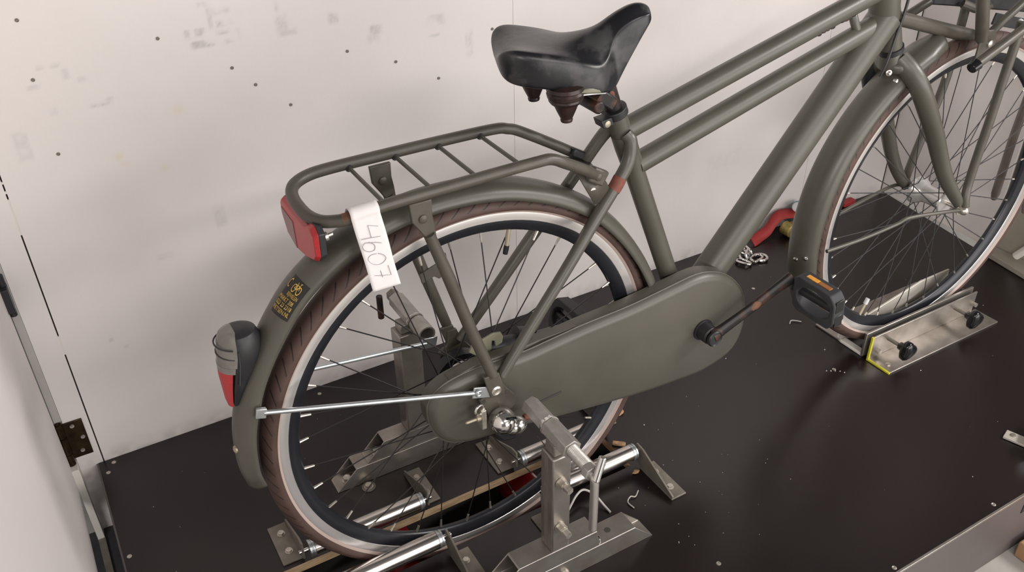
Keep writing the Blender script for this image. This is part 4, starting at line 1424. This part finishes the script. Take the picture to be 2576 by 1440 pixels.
newobj('axle_nut', B().lathe((1.098, -0.066, 0.3445), (0, -1, 0), [(0, .013), (.002, .013), (.0021, .0092), (.010, .0092), (.014, .008), (.018, .003)], 14), M['bolt'], bike)
newobj('axle_nut', B().lathe((1.098, 0.066, 0.3445), (0, 1, 0), [(0, .013), (.002, .013), (.0021, .0092), (.010, .0092), (.014, .003)], 14), M['post'], bike)

# ------------------------------------------------------------------ front carrier
b = B()
b.tube(smooth_path([(0.851, 0, 0.757), (0.90, 0, 0.742), (1.00, 0, 0.711), (1.080, 0, 0.687)], 5), .0125, 18)
fr_ = newobj('front_rack', b, M['rack'], bike, angle=60)
near_leg = smooth_path([(1.102, -0.072, 0.352), (1.101, -.068, 0.372), (1.108, -0.062, 0.400), (1.115, -.060, 0.47), (1.120, -0.060, 0.530), (1.123, -0.060, 0.60), (1.128, -0.060, 0.675), (1.130, -.060, .72)], 5)
newobj('rack_leg', B().tube(near_leg, .0088, 16), M['rack'], fr_)
far_leg = smooth_path([(1.102, 0.074, 0.352), (1.104, .072, 0.385), (1.120, 0.072, 0.45), (1.140, .072, 0.52), (1.150, 0.072, 0.58), (1.152, 0.072, 0.66), (1.152, .072, .72)], 5)
newobj('rack_leg', B().tube(far_leg, .0088, 16), M['rack'], fr_)
newobj('rack_rail', B().tube([(0.960, -0.100, 0.683), (1.36, -0.100, 0.840)], .0085, 16), M['rack'], fr_)
newobj('rack_rail', B().tube([(1.050, -0.040, 0.690), (1.22, -0.040, 0.790)], .0075, 16), M['rack'], fr_)
newobj('rack_rail', B().tube([(0.985, 0.080, 0.718), (1.36, 0.080, 0.838)], .0085, 16), M['rack'], fr_)
newobj('rack_upright', B().tube([(1.040, -0.048, 0.700), (1.002, -0.050, 0.790)], .0115, 16), M['rack'], fr_)
newobj('rack_plate', B().prism_y([(1.045, 0.716), (1.070, 0.714), (1.080, 0.690), (1.070, 0.655), (1.040, 0.640), (1.030, 0.66), (1.032, 0.70)], -0.052, -0.048), M['rack'], fr_, bevel=.0015)
newobj('rack_bolt', B().lathe((1.060, -0.052, 0.690), (0, -1, 0), [(0, .0072), (.003, .0068), (.005, .003)], 14), M['bolt'], fr_)
newobj('rail_plug', B().tube([(0.948, -0.100, 0.6775), (0.962, -0.100, 0.6840)], [.0090, .0112], 18), M['gloss_black'], fr_, bevel=.001)
newobj('rack_cross', B().obox((1.20, 0.0, 0.693), (1, 0, -.27), (0, 1, 0), (.27, 0, 1), .13, .004, .022), M['black'], fr_, bevel=.001)
newobj('rack_bolt', B().lathe((1.222, -0.002, 0.690), (0, -1, 0), [(0, .0072), (.004, .006), (.005, .003)], 14), M['white'], fr_)
b = B()
b.prism_y([(0.985, .785), (0.985, .752), (1.048, .740), (1.124, .724), (1.30, .689), (1.30, .722)], 0.028, 0.034)
newobj('rack_deck_edge', b, M['black'], fr_, bevel=.003)
b = B().tube(smooth_path([(1.06, .02, .745), (1.085, 0, .735), (1.10, -.01, .745)], 4), .008, 10)
newobj('lamp_bracket', b, M['rack'], fr_)
newobj('guide_arm', B().tube([(1.4255, 0.052, 0.224), (1.4255, 0.052, 0.24), (1.426, 0.052, 0.38), (1.436, 0.052, 0.52), (1.44, 0.056, 0.70), (1.41, 0.07, 0.80), (1.355, 0.079, 0.836)], [.006, .0095, .0095, .009, .009, .009, .009], 14), M['guide'], fr_, bevel=.002)
newobj('guide_arm', B().tube([(1.367, -0.056, 0.254), (1.367, -0.056, 0.27), (1.385, -0.056, 0.40), (1.425, -.056, .58), (1.435, -.066, .72), (1.41, -.088, .81), (1.355, -.099, .838)], [.006, .0095, .0095, .009, .009, .009, .009], 14), M['guide'], fr_, bevel=.002)

# ------------------------------------------------------------------ saddle
SD = [  # x, half width, z centre, z shoulder, z bottom
    (0.030, 0.060, 0.846, 0.850, 0.836),
    (0.038, 0.086, 0.857, 0.866, 0.824),
    (0.060, 0.102, 0.862, 0.869, 0.816),
    (0.090, 0.107, 0.859, 0.860, 0.808),
    (0.125, 0.105, 0.853, 0.850, 0.799),
    (0.160, 0.100, 0.849, 0.837, 0.789),
    (0.190, 0.094, 0.850, 0.825, 0.780),
    (0.212, 0.080, 0.852, 0.815, 0.772),
    (0.228, 0.054, 0.856, 0.820, 0.768),
    (0.240, 0.035, 0.860, 0.836, 0.772),
    (0.256, 0.027, 0.865, 0.849, 0.789),
    (0.280, 0.024, 0.871, 0.856, 0.812),
    (0.300, 0.021, 0.872, 0.858, 0.831),
    (0.315, 0.016, 0.867, 0.856, 0.842),
    (0.322, 0.009, 0.860, 0.855, 0.848)]
b = B()
vs = []
half = [(0.0, 'c', 0), (0.32, 'c', .10), (0.64, 'm', 0), (0.85, 's', 0.02), (0.93, 's', -.02), (0.98, 's', -.12), (1.0, 's', -.28), (1.0, 'b', .35), (0.975, 'b', .05), (0.90, 'b', 0.0)]
for (x, hw_, zc, zs_, zb_) in SD:
    row = []
    for (f, ty, k) in half:
        if ty == 'c':
            z = zc + (zs_ - zc) * k
        elif ty == 'm':
            z = zc * .45 + zs_ * .55
        elif ty == 's':
            z = zs_ + k * (zs_ - zb_)
        else:
            z = zb_ + k * (zs_ - zb_)
        row.append((f * hw_, z))
    full = [(-y, z) for y, z in reversed(row[1:])] + row
    vs += [(x, y, z) for y, z in full] + [(x, 0.5 * row[-1][0], zb_ + .006), (x, -0.5 * row[-1][0], zb_ + .006)]


def SAD(p):
    W_ = 0.66 if p[0] < .22 else (0.66 + (.925 - .66) * min(1, (p[0] - .22) / .04))
    x, y, z = (p[0] - .24) * .768, p[1] * W_, p[2] - .83
    cp, sp__, cy, sy = math.cos(.19), math.sin(.19), math.cos(.40), math.sin(.40)
    xx, zz = x * cp - z * sp__, x * sp__ + z * cp
    return (xx * cy + y * sy + .242, -xx * sy + y * cy, zz + .824)


m_ = len(half) * 2 - 1 + 2
fs = []
for i in range(len(SD) - 1):
    for k in range(m_):
        j = (k + 1) % m_
        fs.append((i * m_ + k, i * m_ + j, (i + 1) * m_ + j, (i + 1) * m_ + k))
fs.append(tuple(range(m_)))
fs.append(tuple((len(SD) - 1) * m_ + k for k in range(m_)))
b.add(vs, fs)
b.v = [SAD(v) for v in b.v]
sad = newobj('saddle', b, M['saddle'], bike, angle=180, subsurf=2)
# torn skirt with foam showing
newobj('saddle_tear', B().tube(smooth_path([(0.166, -0.0400, 0.7745), (0.182, -0.0410, 0.7740), (0.202, -0.0385, 0.7700), (0.216, -0.0325, 0.766)], 4), [.0012, .0042, .0046, .0012], 10), M['khaki'], sad)
newobj('saddle_tear', B().tube(smooth_path([(0.166, -0.0415, 0.7705), (0.188, -0.0415, 0.7680), (0.216, -0.034, 0.7615)], 4), .0011, 8), M['white'], sad)['label'] = 'frayed white edge of the torn cover'
for (x, y, zt_, dz) in ((0.158, -0.020, 0.783, 0), (0.152, 0.058, 0.790, 0)):
    prof = [(0, .020), (.003, .026), (.008, .0270), (.010, .0250), (.013, .0270), (.018, .0262), (.020, .0240), (.023, .0246), (.027, .0220), (.029, .0180), (.040, .0135), (.051, .0085), (.053, .0090), (.056, .0082), (.057, .003)]
    newobj('saddle_spring', B().lathe((x, y, zt_), (.06, 0, -1), prof, 28), M['spring'], sad)
newobj('saddle_rail', B().tube(smooth_path([(0.274, -.018, .838), (0.256, -.014, .80), (0.232, -0.012, 0.770), (0.20, -0.014, .772), (0.165, -0.02, .781)], 5), .0038, 8), M['post'], sad)
newobj('saddle_rail', B().tube(smooth_path([(0.280, -.004, .838), (0.262, .006, .80), (0.240, 0.014, 0.770), (0.21, 0.028, .772), (0.16, 0.05, .779)], 5), .0038, 8), M['post'], sad)
newobj('seat_post', B().tube([(0.259, 0, 0.714), (0.2385, 0, 0.768)], .0128, 20), M['post'], bike)
newobj('seat_post_chip', B().ell((0.2430, -0.0118, 0.7440), .006, .0022, .009, 12, 8), M['chip'], bike)
newobj('saddle_clamp', B().obox((0.229, -0.006, 0.744), (.55, 0, -.4), (0, 1, 0), (.4, 0, .55), .036, .036, .020).cyl((0.214, -.026, .737), (0.214, .026, .737), .0105, 8), M['post'], bike, bevel=.003)
cl = B()
axd = (ST_T - ST_B).normalized()
cl.lathe(ST_T - axd * .010, axd, [(0, .0168), (.0005, .0195), (.0130, .0195), (.0135, .0168)], 28)
cl.obox(ST_T + V((-.024, -.008, -.010)), (1, .2, 0), (0, 1, 0), axd, .022, .022, .013)
sc2 = newobj('seat_clamp', cl, M['black'], bike, bevel=.0012)
newobj('clamp_bolt', B().lathe(ST_T + V((-.0255, -.019, -.0105)), (0, -1, 0), [(0, .0052), (.002, .0052), (.003, .0035)], 14), M['brass'], sc2)

# ------------------------------------------------------------------ paper tag
pt = thing('paper_tag', 'white paper strip with pencilled number 4607 folded over the rear rack tube', 'tag', (-0.160, -0.078, 0.59))


def pap(a_, v_):
    """a_ 0..1 across, v_ distance along the strip from the back of the fold"""
    x0_, x1_ = -0.1845, -0.1465
    base = V((x0_ + (x1_ - x0_) * a_, 0, 0))
    r_ = .0102
    tube = V((0, -0.0615, 0.6935 + .0015 * a_))
    arc = PI * 1.05
    if v_ < r_ * arc:
        th = PI * .95 - v_ / r_
        th = v_ / r_
        # start on the far side of the tube, over the top, down the near side
        ang = PI * .02 + th
        return base + tube + V((0, r_ * math.cos(ang), r_ * math.sin(ang)))
    d = v_ - r_ * arc
    y_ = -r_ - 0.0 - .035 * d + .0012 * math.sin(d * 75 + a_ * 2.2)
    return base + tube + V((d * 0.145, y_, -d))


b = B()
NU, NV = 8, 40
LEN = 0.143
vs, fs = [], []
for i in range(NV + 1):
    for k in range(NU + 1):
        vs.append(pap(k / NU, LEN * i / NV))
for i in range(NV):
    for k in range(NU):
        a_ = i * (NU + 1) + k
        fs.append((a_, a_ + 1, a_ + NU + 2, a_ + NU + 1))
b.add(vs, fs)
newobj('paper_strip', b, M['paper'], pt, solid=.0003, fix=False, angle=80)
STK = [[(-0.152, 0.679), (-0.165, 0.684), (-0.163, 0.666)], [(-0.176, 0.6665), (-0.164, 0.6655), (-0.151, 0.664)],
       [(-0.151, 0.654), (-0.158, 0.657), (-0.167, 0.659), (-0.172, 0.66), (-0.176, 0.656), (-0.174, 0.65), (-0.168, 0.646), (-0.162, 0.646), (-0.16, 0.65), (-0.161, 0.655), (-0.167, 0.66)],
       [(-0.159, 0.64), (-0.167, 0.64), (-0.171, 0.635), (-0.168, 0.628), (-0.162, 0.623), (-0.153, 0.622), (-0.147, 0.628), (-0.15, 0.635), (-0.157, 0.64)],
       [(-0.145, 0.616), (-0.142, 0.600), (-0.152, 0.602), (-0.165, 0.606)], [(-0.156, 0.611), (-0.154, 0.600)]]
b = B()
for st_ in STK:
    P2 = [V((x + .0005, 0, .6005 + (z - .598) * .93)) for x, z in st_]
    if len(P2) > 5:
        P2 = smooth_path(P2, 4)
    Q = []
    for p in P2:
        # find strip coordinates for this point and lift it just off the paper
        d = 0.6945 - p.z
        y_ = -0.0615 - .0102 - .035 * d + .0012 * math.sin(d * 75 + 1.2)
        Q.append(V((p.x, y_ - .0008, p.z)))
    b.tube(Q, .00040, 5)
newobj('pencil_number', b, M['pencil'], pt, fix=False)

# ------------------------------------------------------------------ things lying about
# chain at the wall
ch = thing('chain', 'short silver chain with a shackle on the floor behind the down tube', 'chain', (1.05, 0.41, 0))
for k, (x, y, z, rx, rz) in enumerate([(1.042, 0.398, 0.006, 0.15, 0.2), (1.028, 0.416, 0.012, 1.2, 0.6), (1.015, 0.420, 0.008, 0.3, 1.0), (1.040, 0.432, 0.013, 1.3, 1.4), (1.00, 0.40, 0.006, .2, 2.0)]):
    rot = Matrix.Rotation(rz, 3, 'Z') @ Matrix.Rotation(rx, 3, 'X')
    pts = []
    for i in range(20):
        a_ = 2 * PI * i / 20
        px_, py_ = .010 * math.cos(a_), .010 * math.sin(a_)
        px_ += .009 if px_ > 0 else -.009
        pts.append(V((x, y, z)) + rot @ V((px_, py_, 0)))
    newobj('link', B().tube(pts, .0036, 8, closed=True), M['chrome'], ch)
hk = [V((1.052 + .018 * math.cos(a_), 0.394 + .016 * math.sin(a_), 0.006)) for a_ in np.linspace(-2.4, 2.2, 14)]
newobj('shackle', B().tube(hk, .0042, 10), M['chrome'], ch)
# ratchet strap
rs = thing('ratchet_strap', 'red lashing strap with yellow ratchet against the foot of the white wall', 'strap', (1.2, 0.46, 0))
path = smooth_path([(1.085, 0.462, 0.016), (1.12, 0.470, 0.020), (1.15, 0.474, 0.028), (1.175, 0.478, 0.050), (1.20, 0.480, 0.058), (1.25, 0.478, 0.050), (1.33, 0.475, 0.040)], 6)
b = B()
n = len(path)
for i, p in enumerate(path):
    b.v += [tuple(p + V((0, -.014, -.015))), tuple(p + V((0, .010, .003)))]
for i in range(n - 1):
    b.f.append((2 * i, 2 * i + 1, 2 * i + 3, 2 * i + 2))
    b.mi.append(0)
newobj('webbing', b, M['strap'], rs, solid=.003, fix=False)
newobj('ratchet', B().box(1.205, 1.330, 0.434, 0.462, 0.004, 0.034), M['ratchet'], rs, bevel=.003)
newobj('ratchet_wheel', B().lathe((1.200, 0.462, 0.022), (0, -1, 0), [(0, .016), (.002, .019), (.030, .019), (.032, .016)], 14), M['ratchet'], rs)
newobj('webbing_end', B().box(1.455, 1.50, 0.478, 0.498, 0.0005, 0.016), M['strap'], rs, bevel=.003)
bc = thing('plastic_cap', 'small blue and white plastic cap lying above the red strap', 'cap', (1.255, 0.48, 0.0))
newobj('cap', B().lathe((1.243, 0.470, 0.066), (-.5, -.7, .5), [(0, .012), (.012, .013), (.014, .009), (.014, .001)], 20), M['white'], bc)
newobj('cap_body', B().lathe((1.248, 0.478, 0.058), (.8, .15, .3), [(0, .012), (.016, .013), (.024, .008)], 18).box(1.240, 1.256, .489, .4985, .0005, .050), M['blue'], bc, bevel=.002)

# leaf crumbs
def leaf(c, s, label, seed):
    rnd = random.Random(seed)
    pts = []
    for k in range(9):
        a_ = 2 * PI * k / 9
        r_ = s * rnd.uniform(.45, 1.1)
        pts.append((c[0] + r_ * math.cos(a_), c[1] + r_ * math.sin(a_) * .7, c[2] + rnd.uniform(.0008, .005)))
    bb = B().add([(c[0], c[1], c[2] + .003)] + pts, [(0, 1 + k, 1 + (k + 1) % 9) for k in range(9)])
    o = newobj('leaf_scrap', bb, M['leaf'], solid=.0006, fix=False, origin=c)
    tag(o, label, 'leaf', 'dry leaf scraps on the deck')


leaf((0.384, 0.095, 0), .014, 'pale dry leaf scrap on the deck just under the chain case', 1)
leaf((0.310, -0.056, 0), .010, 'small dry leaf scrap beside the tapered roller bracket', 3)
ch_ = newobj('wood_chip', B().obox((0.326, 0.020, 0.0035), (1, -.9, 0), (.9, 1, 0), (0, 0, 1), .026, .010, .006), M['leaf'], bevel=.002)
tag(ch_, 'splintered light wood at the right end of the roller slot', 'wood chip')
cu = newobj('shaving', B().tube(smooth_path([(0.905, 0.142, .002), (0.915, 0.148, .004), (0.926, 0.142, .003), (0.934, .134, .002)], 4), .0014, 6), M['crumb'])
tag(cu, 'thin curved shaving on the deck left of the pedal', 'shaving')
sq = newobj('shaving', B().tube(smooth_path([(0.252, -0.128, .002), (0.250, -0.112, .003), (0.262, -0.104, .004), (0.270, -.108, .003), (0.284, -.098, .002)], 4), .0012, 6), M['crumb'])
tag(sq, 'wriggly pale shaving on the deck right of the cable tie', 'shaving')
b = B()
rnd = random.Random(5)
spots = [(0.403, 0.040), (0.854, -0.031), (0.862, -0.036), (0.846, -.026), (0.870, -.042), (0.875, -.050), (0.69, 0.12), (0.90, .03), (1.02, -.13)]
for k in range(80):
    spots.append((rnd.uniform(-.5, 1.4), rnd.uniform(-.44, .44)))
for k in range(28):
    spots.append((rnd.gauss(0.42, .12), rnd.gauss(-0.12, .09)))
for k, (x, y) in enumerate(spots):
    if SX0 - .01 < x < SX1 + .01 and SY0 - .01 < y < SY1 + .01:
        continue
    s_ = rnd.uniform(.0005, .0013) if k > 8 else .002
    b.ell((x, y, s_ * .5), s_, s_ * rnd.uniform(.6, 1), s_ * .6, 5, 3)
cr = newobj('crumbs', b, M['crumb'], angle=180, fix=False)
tag(cr, 'pale grit and crumbs scattered over the dark deck', 'crumbs', kind='stuff')

# bracket and tube at the right edge of the picture
rb = thing('floor_latch', 'galvanised latch plate with a silver tube at the right end of the dark deck', 'latch', (0.985, -0.37, 0))
newobj('latch_plate', B().obox((1.000, -0.378, 0.0035), (-.33, 1, 0), (1, .33, 0), (0, 0, 1), .060, .026, .005), M['brightplate'], rb, bevel=.001)
newobj('latch_bolt', bolt_hex((0.997, -0.362, 0.006), .0045, .003), M['bolt'], rb)
newobj('latch_tube', B().tube([(0.975, -0.415, 0.022), (1.06, -0.375, 0.022)], .013, 18), M['zinc'], rb)
newobj('latch_foot', B().tube([(0.966, -0.43, 0.010), (0.99, -0.418, 0.010)], .009, 14), M['black'], rb)
cb = newobj('cardboard_box', B().box(0.905, 1.12, -0.585, -0.480, -0.166, -0.128), M['card'], bevel=.003)
tag(cb, 'brown cardboard box on the concrete at the lower right corner', 'box')

for o in bpy.data.objects:
    if '_o' in o:
        del o['_o']
